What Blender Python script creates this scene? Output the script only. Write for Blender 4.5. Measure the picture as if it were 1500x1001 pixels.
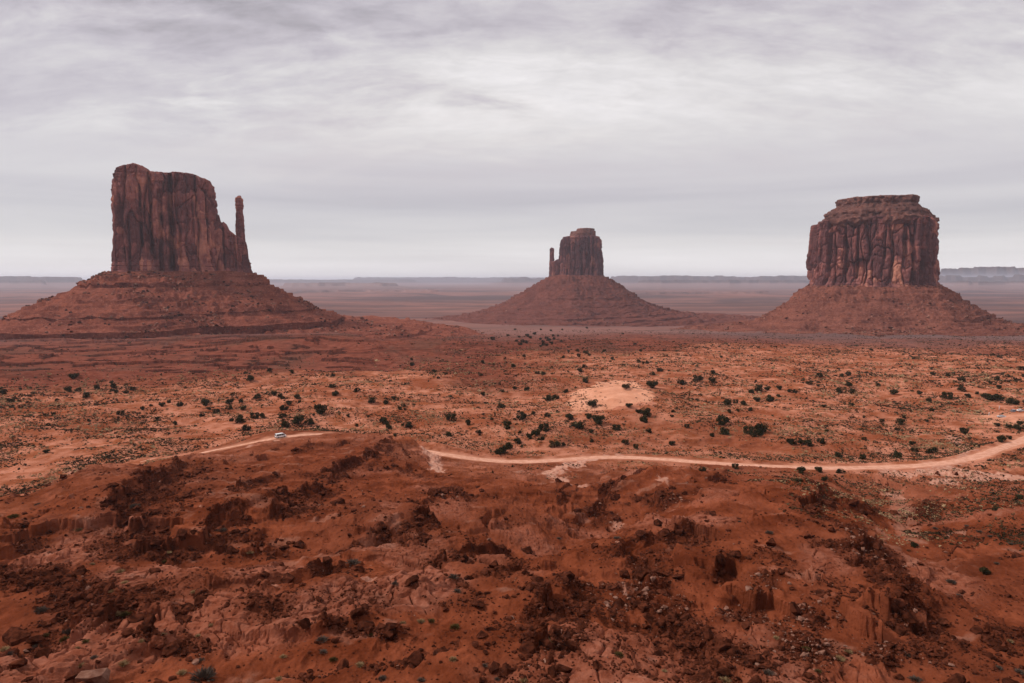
import bpy, bmesh, math, random
import numpy as np

for _o in list(bpy.data.objects):
    bpy.data.objects.remove(_o)
SC = bpy.context.scene
COL = SC.collection
rng = np.random.default_rng(7)
random.seed(7)

# ------------------------------------------------------------------ camera
HORIZON = 414.0                                    # photo row of the true horizon (1500 x 1001)
PITCH = math.atan((500.5 - HORIZON) / 1000.0)
PC, PS = math.cos(PITCH), math.sin(PITCH)
cam_d = bpy.data.cameras.new("camera")
cam = bpy.data.objects.new("camera", cam_d)
COL.objects.link(cam)
cam_d.sensor_width = 36.0
cam_d.lens = 24.0
cam_d.clip_start = 0.5
cam_d.clip_end = 200000.0
cam.location = (0, 0, 0)
cam.rotation_euler = (math.pi / 2 - PITCH, 0, 0)
SC.camera = cam
SC.view_settings.view_transform = 'Standard'
SC.view_settings.look = 'None'
SC.view_settings.gamma = 1.0
SC.view_settings.exposure = 0.0
SC.render.engine = 'CYCLES'
SC.cycles.use_denoising = True
SC.cycles.max_bounces = 6
SC.cycles.diffuse_bounces = 3
SC.cycles.volume_bounces = 1
SC.cycles.transparent_max_bounces = 8

# ------------------------------------------------------------------ sun and sky
SUN_EL = math.radians(43)
SUN_DIR = np.array([-0.92, 0.06])                  # horizontal direction towards the sun
SUN_DIR = SUN_DIR / np.linalg.norm(SUN_DIR)
sun_d = bpy.data.lights.new("sun", 'SUN')
sun = bpy.data.objects.new("sun", sun_d)
COL.objects.link(sun)
sun_d.energy = 2.8
sun_d.angle = math.radians(5)
sun_d.color = (1.0, 0.93, 0.85)
from mathutils import Vector, Matrix, Euler
_sv = Vector((SUN_DIR[0] * math.cos(SUN_EL), SUN_DIR[1] * math.cos(SUN_EL), math.sin(SUN_EL)))
sun.rotation_euler = _sv.to_track_quat('Z', 'Y').to_euler()
sun.location = (0, 0, 300)


def N(nt, kind, **kw):
    n = nt.nodes.new(kind)
    for k, v in kw.items():
        if k.startswith('i_'):
            key = k[2:]
            n.inputs[int(key) if key.isdigit() else key.replace('_', ' ')].default_value = v
        else:
            setattr(n, k, v)
    return n


def math_node(nt, op, a, b=None, clamp=False):
    n = nt.nodes.new('ShaderNodeMath')
    n.operation = op
    n.use_clamp = clamp
    for i, v in enumerate((a, b)):
        if v is None:
            continue
        if isinstance(v, (int, float)):
            n.inputs[i].default_value = v
        else:
            nt.links.new(v, n.inputs[i])
    return n.outputs[0]


def maprange(nt, v, a, b, c=0.0, d=1.0, smooth=True):
    n = nt.nodes.new('ShaderNodeMapRange')
    n.interpolation_type = 'SMOOTHSTEP' if smooth else 'LINEAR'
    nt.links.new(v, n.inputs[0])
    for i, x in enumerate((a, b, c, d)):
        n.inputs[i + 1].default_value = x
    return n.outputs[0]


def mixc(nt, f, a, b, blend='MIX'):
    n = nt.nodes.new('ShaderNodeMix')
    n.data_type = 'RGBA'
    n.blend_type = blend
    for sock, v in ((n.inputs[0], f), (n.inputs[6], a), (n.inputs[7], b)):
        if isinstance(v, (int, float)):
            sock.default_value = v
        elif isinstance(v, tuple):
            sock.default_value = (v[0], v[1], v[2], 1.0)
        else:
            nt.links.new(v, sock)
    return n.outputs[2]


def noise(nt, vec, scale, detail=4, rough=0.55, dist=0.0, out=0):
    n = nt.nodes.new('ShaderNodeTexNoise')
    n.inputs['Scale'].default_value = scale
    n.inputs['Detail'].default_value = detail
    n.inputs['Roughness'].default_value = rough
    n.inputs['Distortion'].default_value = dist
    nt.links.new(vec, n.inputs['Vector'])
    return n.outputs[out]


def mapping(nt, vec, scale=(1, 1, 1), rot=(0, 0, 0), loc=(0, 0, 0)):
    n = nt.nodes.new('ShaderNodeMapping')
    n.inputs['Scale'].default_value = scale
    n.inputs['Rotation'].default_value = rot
    n.inputs['Location'].default_value = loc
    nt.links.new(vec, n.inputs['Vector'])
    return n.outputs[0]


def build_world():
    w = bpy.data.worlds.new("World")
    SC.world = w
    w.use_nodes = True
    nt = w.node_tree
    nt.nodes.clear()
    L = nt.links.new
    tc = nt.nodes.new('ShaderNodeTexCoord')
    sky = nt.nodes.new('ShaderNodeTexSky')
    sky.sky_type = 'NISHITA'
    sky.sun_disc = False
    sky.sun_elevation = SUN_EL
    sky.sun_rotation = math.atan2(SUN_DIR[0], SUN_DIR[1])
    sky.altitude = 1600
    sep = nt.nodes.new('ShaderNodeSeparateXYZ')
    L(tc.outputs['Generated'], sep.inputs[0])
    X, Y, Z = sep.outputs
    zc = math_node(nt, 'ADD', math_node(nt, 'MAXIMUM', Z, 0.0), 0.085)
    comb = nt.nodes.new('ShaderNodeCombineXYZ')
    L(math_node(nt, 'DIVIDE', X, zc), comb.inputs[0])
    L(math_node(nt, 'DIVIDE', Y, zc), comb.inputs[1])
    P = comb.outputs[0]
    zc2 = math_node(nt, 'ADD', math_node(nt, 'MAXIMUM', Z, 0.0), 0.30)
    comb2 = nt.nodes.new('ShaderNodeCombineXYZ')
    L(math_node(nt, 'DIVIDE', X, zc2), comb2.inputs[0])
    L(math_node(nt, 'DIVIDE', Y, zc2), comb2.inputs[1])
    P2 = comb2.outputs[0]
    # cloud layer: large soft masses, streaks and ripples on a high flat deck
    big = noise(nt, mapping(nt, P, (0.40, 0.55, 1), (0, 0, 0.25), (3.1, 1.7, 0)), 1.0, 4, 0.5, 0.4)
    mid = noise(nt, mapping(nt, P2, (1.6, 3.0, 1), (0, 0, -0.22), (0.4, 8.2, 0)), 1.5, 8, 0.6, 0.35)
    fine = noise(nt, mapping(nt, P2, (2.2, 5.0, 1), (0, 0, -0.30), (5, 2, 0)), 3.2, 8, 0.66, 0.3)
    band = noise(nt, mapping(nt, tc.outputs['Generated'], (1.1, 1.1, 22), (0.03, 0, 0), (0.3, 0, 4.0)), 1.6, 4, 0.5, 0.3)
    hi = maprange(nt, Z, 0.12, 0.30)                               # texture strong overhead, smooth low down
    shade = math_node(nt, 'ADD', math_node(nt, 'MULTIPLY', math_node(nt, 'SUBTRACT', big, 0.5), math_node(nt, 'ADD', math_node(nt, 'MULTIPLY', hi, 0.55), 0.15)),
                      math_node(nt, 'MULTIPLY', math_node(nt, 'SUBTRACT', mid, 0.5), math_node(nt, 'ADD', math_node(nt, 'MULTIPLY', hi, 0.62), 0.06)))
    shade = math_node(nt, 'ADD', shade, math_node(nt, 'MULTIPLY', math_node(nt, 'SUBTRACT', fine, 0.5), math_node(nt, 'MULTIPLY', hi, 0.60)))
    def mass(cx, cy, rx, ry, amp):                                  # one broad cloud mass or break in the deck
        q = mapping(nt, P, (1 / rx, 1 / ry, 0), (0, 0, 0), (-cx / rx, -cy / ry, 0))
        ln = nt.nodes.new('ShaderNodeVectorMath')
        ln.operation = 'LENGTH'
        L(q, ln.inputs[0])
        d = math_node(nt, 'ADD', ln.outputs['Value'], math_node(nt, 'MULTIPLY', math_node(nt, 'SUBTRACT', mid, 0.5), 2.6))
        return maprange(nt, d, 0.35, 1.25, amp, 0.0)
    for a in ((-1.45, 2.45, 1.35, .85, -.19), (-0.15, 2.9, 1.0, .75, .13), (1.5, 2.1, 1.0, .45, -.10), (-.25, 2.0, .8, .35, -.08), (-2.3, 3.9, 1.3, .6, .07)):
        shade = math_node(nt, 'ADD', shade, mass(*a))
    lowm = math_node(nt, 'SUBTRACT', 1.0, maprange(nt, Z, 0.08, 0.24))
    shade = math_node(nt, 'ADD', shade, math_node(nt, 'MULTIPLY', math_node(nt, 'SUBTRACT', band, 0.5), math_node(nt, 'MULTIPLY', lowm, 0.42)))
    # elevation ramp of the deck (overcast: grey band low down, bright gap, greyer overhead)
    ramp = nt.nodes.new('ShaderNodeValToRGB')
    cr = ramp.color_ramp
    cr.interpolation = 'B_SPLINE'
    stops = [(0.0, .98), (0.03, .86), (0.07, .66), (0.115, .58), (0.165, .68), (0.22, .80), (0.28, .77), (0.34, .65), (0.42, .59), (1.0, .7)]
    while len(cr.elements) < len(stops):
        cr.elements.new(0.5)
    for e, (p, v) in zip(cr.elements, stops):
        e.position = p
        e.color = (v, v, v, 1)
    L(Z, ramp.inputs[0])
    lum = math_node(nt, 'MULTIPLY', ramp.outputs[0], math_node(nt, 'ADD', 1.0, shade))
    tint = mixc(nt, maprange(nt, Z, 0.0, 0.2), (0.985, 0.98, 1.025), (1.035, 0.962, 1.045))
    warm = mixc(nt, maprange(nt, lum, 0.52, 0.78), tint, (1.03, 0.99, 0.99))
    cl = nt.nodes.new('ShaderNodeVectorMath')
    cl.operation = 'SCALE'
    L(warm, cl.inputs[0])
    L(math_node(nt, 'MULTIPLY', lum, 10.0), cl.inputs[3])          # the background below is at strength 0.1
    cover = maprange(nt, math_node(nt, 'ADD', big, math_node(nt, 'MULTIPLY', mid, 0.4)), 0.42, 0.70, 0.99, 0.93)
    col = mixc(nt, cover, sky.outputs[0], cl.outputs[0])
    bg = nt.nodes.new('ShaderNodeBackground')
    bg.inputs[1].default_value = 0.1
    L(col, bg.inputs[0])
    out = nt.nodes.new('ShaderNodeOutputWorld')
    L(bg.outputs[0], out.inputs[0])


build_world()

# ------------------------------------------------------------------ object helpers


def tag(o, label=None, cat=None, group=None, kind=None):
    if label:
        o['label'] = label
    if cat:
        o['category'] = cat
    if group:
        o['group'] = group
    if kind:
        o['kind'] = kind
    return o


def empty(name, loc):
    o = bpy.data.objects.new(name, None)
    o.empty_display_size = 1.0
    o.location = loc
    COL.objects.link(o)
    return o


def mesh_np(name, V, F, mats, parent=None, smooth=True, matidx=None, attrs=None):
    """V (n,3) array, F (m,k) array of faces all with k corners."""
    me = bpy.data.meshes.new(name)
    V = np.ascontiguousarray(V, dtype=np.float32)
    F = np.ascontiguousarray(F, dtype=np.int32)
    k = F.shape[1]
    me.vertices.add(len(V))
    me.vertices.foreach_set('co', V.ravel())
    me.loops.add(F.size)
    me.loops.foreach_set('vertex_index', F.ravel())
    me.polygons.add(len(F))
    me.polygons.foreach_set('loop_start', np.arange(0, F.size, k, dtype=np.int32))
    if smooth:
        me.polygons.foreach_set('use_smooth', np.ones(len(F), dtype=bool))
    else:
        me.polygons.foreach_set('use_smooth', np.zeros(len(F), dtype=bool))
    for m in (mats if isinstance(mats, (list, tuple)) else [mats]):
        me.materials.append(m)
    if matidx is not None:
        me.polygons.foreach_set('material_index', np.asarray(matidx, dtype=np.int32))
    me.update(calc_edges=True)
    for an, arr in (attrs or {}).items():
        if arr.ndim == 1:
            a = me.attributes.new(an, 'FLOAT', 'POINT')
            a.data.foreach_set('value', arr.astype(np.float32))
        else:
            a = me.attributes.new(an, 'FLOAT_COLOR', 'POINT')
            a.data.foreach_set('color', arr.astype(np.float32).ravel())
    o = bpy.data.objects.new(name, me)
    COL.objects.link(o)
    if parent:
        o.parent = parent
    return o


def bm_obj(name, bm, mat, parent=None, smooth=False):
    me = bpy.data.meshes.new(name)
    bm.to_mesh(me)
    bm.free()
    me.materials.append(mat)
    for p in me.polygons:
        p.use_smooth = smooth
    o = bpy.data.objects.new(name, me)
    COL.objects.link(o)
    if parent:
        o.parent = parent
    return o


# ------------------------------------------------------------------ numpy noise
_g = rng.normal(size=(256, 256, 2)).astype(np.float32)
_g /= np.linalg.norm(_g, axis=2, keepdims=True)
_GX, _GY = _g[..., 0].copy(), _g[..., 1].copy()
_RND = rng.random((256, 256)).astype(np.float32)


def perlin(x, y, seed=0):
    x = np.asarray(x, np.float64) + seed * 37.17
    y = np.asarray(y, np.float64) + seed * 91.73
    x, y = np.broadcast_arrays(x, y)
    xf, yf = np.floor(x), np.floor(y)
    fx, fy = (x - xf).astype(np.float32), (y - yf).astype(np.float32)
    xi, yi = xf.astype(np.int64) & 255, yf.astype(np.int64) & 255
    x1, y1 = (xi + 1) & 255, (yi + 1) & 255
    u = fx * fx * fx * (fx * (fx * 6 - 15) + 10)
    v = fy * fy * fy * (fy * (fy * 6 - 15) + 10)
    a = _GX[yi, xi] * fx + _GY[yi, xi] * fy
    b = _GX[yi, x1] * (fx - 1) + _GY[yi, x1] * fy
    c = _GX[y1, xi] * fx + _GY[y1, xi] * (fy - 1)
    d = _GX[y1, x1] * (fx - 1) + _GY[y1, x1] * (fy - 1)
    ab = a + u * (b - a)
    cd = c + u * (d - c)
    return (ab + v * (cd - ab)) * 1.5


def fbm(x, y, octv=4, seed=0, gain=0.5, lac=2.03):
    t, a = 0.0, 1.0
    ca, sa = math.cos(0.6), math.sin(0.6)
    for i in range(octv):
        t = t + a * perlin(x, y, seed + i * 3)
        x, y = (x * ca - y * sa) * lac, (x * sa + y * ca) * lac
        a *= gain
    return t


def ridged(x, y, octv=4, seed=0, gain=0.5, lac=2.03):
    t, a = 0.0, 1.0
    ca, sa = math.cos(0.6), math.sin(0.6)
    for i in range(octv):
        t = t + a * (1 - 2.2 * np.abs(perlin(x, y, seed + i * 3)))
        x, y = (x * ca - y * sa) * lac, (x * sa + y * ca) * lac
        a *= gain
    return t


def rnd(i, j=0, seed=0):
    return _RND[(np.asarray(i).astype(np.int64) * 7 + seed * 13 + np.asarray(j).astype(np.int64) * 101) & 255,
                (np.asarray(j).astype(np.int64) * 11 + seed * 29 + np.asarray(i).astype(np.int64) * 57) & 255]


def cells(x, y, seed=0):
    """cellular noise: distance to nearest and second nearest point, and the cell's random value"""
    xi, yi = np.floor(x).astype(np.int64), np.floor(y).astype(np.int64)
    f1 = np.full(x.shape, 9.0, np.float32)
    f2 = np.full(x.shape, 9.0, np.float32)
    idv = np.zeros(x.shape, np.float32)
    for dx in (-1, 0, 1):
        for dy in (-1, 0, 1):
            cx, cy = xi + dx, yi + dy
            px = cx + rnd(cx, cy, seed)
            py = cy + rnd(cx, cy, seed + 5)
            d = np.hypot(px - x, py - y).astype(np.float32)
            near = d < f1
            f2 = np.where(near, f1, np.minimum(f2, d))
            idv = np.where(near, rnd(cx, cy, seed + 9), idv)
            f1 = np.where(near, d, f1)
    return f1, f2, idv


def sstep(a, b, x):
    t = np.clip((x - a) / (b - a), 0, 1)
    return t * t * (3 - 2 * t)


# ------------------------------------------------------------------ photo point -> ray
def ray(px, py):
    xc, yc = (px - 750.0) / 1000.0, (500.5 - py) / 1000.0
    return xc, PC + PS * yc, -PS + PC * yc          # X, Y, Z of the viewing ray


def at_z(px, py, z):
    X, Y, Z = ray(px, py)
    k = z / Z
    return X * k, Y * k


def at_y(px, py, y):
    X, Y, Z = ray(px, py)
    return X * y / Y, Z * y / Y


# ------------------------------------------------------------------ terrain
GEN = [(-4000, -2), (0, -2), (3, -3.2), (8, -9), (25, -24), (62, -38.5), (100, -46), (165, -57), (230, -68), (285, -79.3), (320, -81.5),
       (640, -82.5), (800, -87), (1100, -96), (1700, -118), (2300, -150), (3500, -155), (8000, -150), (16000, -85), (26000, -35), (44000, -12), (90000, -12)]
TAIL_L = [(500, -82.5), (625, -82), (700, -97), (900, -99), (1100, -99), (1700, -118), (2300, -150), (3500, -155), (8000, -150), (16000, -85), (26000, -35), (44000, -12), (90000, -12)]
HEAD = [(-4000, -2), (0, -2), (3, -3.2), (8, -9), (25, -24)]
COLS = [
    (-300, HEAD + [(62, -38), (110, -47), (150, -55), (200, -81), (300, -82)] + TAIL_L),
    (0, HEAD + [(62, -39), (110, -49), (180, -60), (240, -81), (300, -82)] + TAIL_L),
    (130, HEAD + [(62, -39), (120, -48.5), (215, -60), (270, -81), (300, -82)] + TAIL_L),
    (270, HEAD + [(62, -39), (120, -49), (200, -60), (262, -66.5), (312, -81.5)] + TAIL_L),
    (414, HEAD + [(62, -39), (120, -49), (200, -61), (300, -72.2), (340, -76), (375, -82)] + TAIL_L),
    (540, HEAD + [(62, -39), (120, -49), (200, -62), (300, -75), (345, -79), (375, -82)] + TAIL_L),
    (650, GEN), (820, GEN), (1150, GEN),
    (1330, HEAD + [(62, -38.5), (100, -47), (165, -60), (210, -71), (285, -79.3), (320, -81.5)] + GEN[11:]),
    (1500, HEAD + [(62, -38), (100, -46), (165, -59), (230, -72), (285, -77.8), (330, -77.5), (420, -80), (640, -83)] + GEN[12:]),
    (1900, HEAD + [(62, -38), (100, -46), (165, -58), (230, -70), (320, -76), (640, -83)] + GEN[12:]),
]
_LY = np.concatenate([np.linspace(-60, 700, 761), np.geomspace(705, 90000, 500)])
_LA = np.array([(c[0] - 750) / 1000.0 for c in COLS])
_TAB = []
for c in COLS:
    p = np.array(c[1], float)
    z = np.interp(_LY, p[:, 0], p[:, 1])
    zz = z.copy()
    k = np.hanning(17); k /= k.sum()
    zz[:761] = np.convolve(np.pad(z[:761], 8, mode='edge'), k, 'valid')
    zz[:70] = z[:70]
    k = np.hanning(41); k /= k.sum()
    zz[761:] = np.convolve(np.pad(zz[761:], 20, mode='edge'), k, 'valid')
    _TAB.append(zz)
_TAB = np.array(_TAB)


def base_z(x, y):
    yy = np.maximum(y, 1.0)
    a = np.clip(x / yy, _LA[0], _LA[-1])
    fy = np.interp(y, _LY, np.arange(len(_LY)))
    i = np.clip(fy.astype(int), 0, len(_LY) - 2)
    v = fy - i
    fa = np.interp(a, _LA, np.arange(len(_LA)))
    j = np.clip(fa.astype(int), 0, len(_LA) - 2)
    u = fa - j
    u = u * u * (3 - 2 * u)
    z0 = _TAB[j, i] * (1 - v) + _TAB[j, i + 1] * v
    z1 = _TAB[j + 1, i] * (1 - v) + _TAB[j + 1, i + 1] * v
    return z0 * (1 - u) + z1 * u


def march(pts, fn, y0=30.0, y1=9000.0, n=520):
    """where the viewing rays through photo points meet the height function fn"""
    P = np.array([ray(p[0], p[1]) for p in pts])
    ys = np.geomspace(y0, y1, n)
    k = ys[None, :] / P[:, 1:2]
    X, Y, Z = P[:, 0:1] * k, P[:, 1:2] * k, P[:, 2:3] * k
    H = fn(X.ravel(), Y.ravel()).reshape(X.shape)
    below = Z < H
    idx = np.where(below.any(1), below.argmax(1), n - 1)
    idx = np.maximum(idx, 1)
    lo, hi = ys[idx - 1], ys[idx]
    for _ in range(9):
        m = 0.5 * (lo + hi)
        k = m / P[:, 1]
        h = fn(P[:, 0] * k, P[:, 1] * k)
        b = P[:, 2] * k < h
        hi = np.where(b, m, hi)
        lo = np.where(b, lo, m)
    k = hi / P[:, 1]
    x, y = P[:, 0] * k, P[:, 1] * k
    return np.stack([x, y, fn(x, y)], 1)


def poly_xy(pts):
    return march(pts, base_z)[:, :2]


def polydist(x, y, P):
    """unsigned distance, side (+1 = left of travel), and parameter 0..1 along polyline P"""
    best = np.full(x.shape, 1e9)
    side = np.zeros(x.shape)
    par = np.zeros(x.shape)
    seg = np.hypot(*(P[1:] - P[:-1]).T)
    cum = np.concatenate([[0], np.cumsum(seg)])
    for k in range(len(P) - 1):
        ax, ay = P[k]
        bx, by = P[k + 1] - P[k]
        l2 = bx * bx + by * by + 1e-9
        t = np.clip(((x - ax) * bx + (y - ay) * by) / l2, 0, 1)
        dx, dy = x - ax - t * bx, y - ay - t * by
        d = dx * dx + dy * dy
        m = d < best
        best = np.where(m, d, best)
        side = np.where(m, np.sign(bx * dy - by * dx), side)
        par = np.where(m, (cum[k] + t * seg[k]) / cum[-1], par)
    return np.sqrt(best), side, par


# ledges in the red siltstone of the near slope: polyline, drop in metres, reach uphill, reach downhill.
# travelled so that the low side lies on the right hand
SCARPS_PX = [
    ([(150, 775), (168, 750), (186, 731), (203, 709), (240, 690), (272, 670)], 3.6, 30, 26),
    ([(395, 772), (408, 743), (436, 727), (474, 713)], 3.0, 24, 18),
    ([(340, 718), (375, 706), (412, 698)], 1.8, 16, 12),
    ([(305, 792), (322, 770), (350, 760), (384, 762)], 2.6, 20, 14),
    ([(432, 703), (480, 696), (530, 681), (578, 661)], 2.4, 20, 18),
    ([(440, 668), (452, 652), (490, 657), (520, 650)], 1.6, 14, 10),
    ([(500, 808), (530, 796), (590, 779), (644, 769)], 2.6, 24, 18),
    ([(632, 842), (663, 818), (695, 796), (735, 779)], 3.0, 26, 20),
    ([(440, 872), (444, 850), (476, 841), (520, 846)], 1.9, 12, 10),
    ([(680, 873), (718, 864), (756, 855)], 1.4, 14, 9),
    ([(622, 902), (655, 894), (694, 888)], 1.3, 12, 9),
    ([(0, 752), (40, 728), (90, 712), (118, 690)], 2.0, 16, 12),
    ([(0, 812), (18, 797), (40, 790)], 2.4, 14, 12),
    ([(752, 930), (785, 908), (812, 888), (826, 850)], 2.0, 18, 14),
    ([(905, 850), (914, 822), (935, 812), (970, 812), (1030, 806)], 2.2, 20, 16),
    ([(930, 870), (975, 902), (1050, 928), (1150, 968)], 1.6, 14, 12),
    ([(862, 742), (885, 716), (905, 712), (922, 722)], 2.2, 12, 10),
    ([(810, 732), (825, 723), (842, 728)], 1.6, 10, 8),
    ([(1090, 884), (1118, 866), (1152, 868)], 1.8, 14, 10),
    ([(1178, 834), (1230, 837), (1280, 831)], 1.8, 16, 10),
    ([(1215, 851), (1245, 849), (1276, 846)], 1.3, 10, 8),
    ([(1165, 772), (1182, 764), (1208, 744)], 2.0, 14, 12),
    ([(1236, 758), (1262, 752), (1282, 738)], 1.6, 12, 10),
    ([(1272, 925), (1310, 905), (1345, 888)], 2.2, 14, 12),
    ([(1040, 728), (1056, 712), (1078, 706)], 1.2, 10, 8),
    ([(185, 640), (196, 655), (250, 662)], 1.0, 8, 6),
    ([(225, 975), (245, 945), (280, 938)], 1.4, 8, 8),
    ([(475, 948), (500, 930), (545, 926)], 1.6, 10, 8),
    ([(360, 915), (372, 893), (405, 890)], 1.2, 9, 8),
    ([(1440, 905), (1470, 892), (1500, 890)], 1.6, 12, 10),
    ([(1025, 860), (1090, 842), (1170, 846)], 1.2, 14, 10),
    ([(760, 990), (790, 960), (800, 935)], 1.4, 10, 8),
]
SCARPS = [(poly_xy(p), h, lu, ld) for p, h, lu, ld in SCARPS_PX]

BELTS_PX = [                                         # belts of broken dark rock below the ledges, half width in metres
    ([(265, 690), (230, 720), (205, 760), (200, 800)], 9), ([(190, 770), (230, 790), (270, 800)], 6), ([(270, 800), (330, 790), (400, 795)], 4.5), ([(345, 730), (390, 720)], 5),
    ([(0, 830), (60, 850), (130, 870), (180, 910)], 6), ([(60, 890), (140, 905), (230, 905)], 4), ([(220, 950), (270, 965)], 3.5), ([(365, 900), (415, 920)], 3), ([(485, 935), (545, 942)], 3),
    ([(500, 812), (545, 800), (600, 790)], 3.5), ([(640, 845), (690, 815), (735, 790)], 3), ([(450, 862), (510, 855)], 3.5), ([(760, 935), (800, 905), (820, 875)], 4), ([(770, 960), (800, 985)], 3.5),
    ([(925, 825), (935, 860), (985, 895), (1055, 925), (1140, 960)], 6), ([(1095, 890), (1140, 885), (1190, 925)], 6), ([(1190, 770), (1230, 800), (1280, 850), (1330, 895)], 6), ([(1285, 930), (1340, 905)], 4),
    ([(855, 790), (880, 770), (905, 780)], 5), ([(1140, 720), (1200, 725), (1250, 740)], 6), ([(1350, 760), (1362, 738)], 5), ([(1420, 915), (1500, 935)], 5), ([(610, 745), (650, 730), (690, 738)], 5), ([(960, 730), (990, 745)], 5),
    ([(580, 690), (620, 700)], 5), ([(1000, 960), (1060, 985)], 4)]
BELTS = None
SLABS_PX = [(120, 790, 12), (215, 840, 9), (400, 850, 7), (480, 905, 6), (1190, 985, 7), (620, 880, 7), (1000, 790, 9), (80, 960, 5), (860, 955, 5)]

RIDGES_PX = [                                       # polyline, height, half width
    ([(500, 690), (560, 672), (606, 668)], 3.2, 13),
    ([(588, 672), (612, 668)], 3.2, 10),
    ([(512, 646), (545, 648), (585, 653), (606, 660)], 2.6, 8),
    ([(962, 704), (985, 728), (1005, 752)], 4.0, 11),
    ([(800, 722), (838, 716), (862, 728)], 2.4, 10),
    ([(1205, 748), (1245, 790), (1290, 850), (1335, 905)], 4.5, 12),
    ([(1345, 752), (1362, 735)], 5.5, 12),
    ([(1395, 790), (1440, 770), (1500, 768)], 3.0, 16),
    ([(700, 870), (790, 880), (900, 935)], 1.6, 12),
    ([(880, 800), (900, 772), (925, 790)], 2.8, 10),
    ([(1010, 840), (1100, 830), (1200, 800)], 2.4, 16),
    ([(300, 880), (420, 890), (520, 870)], 1.4, 12),
    ([(600, 745), (690, 740), (770, 752)], 1.8, 14),
]
RIDGES = [(poly_xy(p), h, w) for p, h, w in RIDGES_PX]
BELTS = [(poly_xy(p), w * (.58 if min(q[1] for q in p) > 850 else .85)) for p, w in BELTS_PX]
SLABS = [(poly_xy([(a, b), (a, b)])[0], w) for a, b, w in SLABS_PX]
GULLIES_PX = [
    ([(835, 700), (880, 728), (850, 770), (800, 790)], 4.0, 13),
    ([(905, 745), (860, 760), (810, 770)], 4.5, 12),
    ([(1310, 715), (1318, 760), (1330, 800), (1400, 850), (1500, 905)], 5.0, 15),
    ([(1090, 905), (1160, 930), (1300, 960)], 2.6, 11),
    ([(180, 770), (240, 790), (300, 800)], 1.6, 14),
    ([(430, 800), (520, 830), (620, 860)], 1.6, 12),
    ([(950, 860), (1020, 910), (1100, 960)], 2.2, 10),
]
GULLIES = [(poly_xy(p), h, w) for p, h, w in GULLIES_PX]

ROAD_PX = [(205, 677), (250, 670.5), (300, 664), (345, 654), (385, 644), (414, 640), (445, 636), (480, 633.5), (520, 635),
           (560, 643), (600, 654), (630, 661), (665, 669), (700, 675), (745, 678), (785, 678), (822, 675), (860, 669), (900, 667.5), (950, 671),
           (1000, 675), (1075, 682), (1150, 686), (1230, 687.5), (1300, 685.5), (1350, 683), (1400, 679), (1430, 672), (1460, 661), (1500, 643), (1560, 618), (1640, 596)]


def sand_edge(a):
    return np.interp(a, [-1.05, -.75, -.62, -.48, -.336, -.21, -.1, 0, .2, .45, .6, .75, 1.2],
                     [185, 218, 248, 296, 352, 352, 318, 312, 303, 292, 280, 285, 280])


def chaikin(P, n=2):
    for _ in range(n):
        Q = [P[0]]
        for a, b in zip(P[:-1], P[1:]):
            Q += [a * .75 + b * .25, a * .25 + b * .75]
        Q.append(P[-1])
        P = np.array(Q)
    return P


def in_poly(x, y, P):
    c = np.zeros(x.shape, bool)
    j = len(P) - 1
    for i in range(len(P)):
        xi, yi = P[i]; xj, yj = P[j]
        c ^= ((yi > y) != (yj > y)) & (x < (xj - xi) * (y - yi) / (yj - yi + 1e-12) + xi)
        j = i
    return c


DUNE = np.array([at_z(px, py - 1, -77.5) for px, py in [(833, 583), (850, 570), (876, 557), (905, 554), (932, 555), (946, 572), (957, 592), (930, 592), (905, 594), (870, 594), (842, 598)]])
DUNE_C = DUNE.mean(0)
DUNE = DUNE_C + (DUNE - DUNE_C) * np.array([1.08, 1.12])
MESAS = [                                            # far mesas: distance, photo x from/to, top row, seed
    (16000, -300, 122, 405.0, 1), (14000, -200, 64, 410.5, 12), (24000, 385, 610, 409.5, 2), (30000, 520, 800, 406.0, 9), (20000, 738, 818, 406.0, 4),
    (19000, 895, 1190, 404.0, 5), (15000, 940, 1180, 410.0, 8), (16000, 1372, 1950, 402.5, 6), (32000, 1380, 1990, 391.0, 7), (12000, 1390, 1700, 411.5, 13),
    (12000, 420, 580, 414.0, 10), (9000, 430, 640, 424.0, 14), (8000, 900, 1120, 427.0, 15)]


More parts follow.
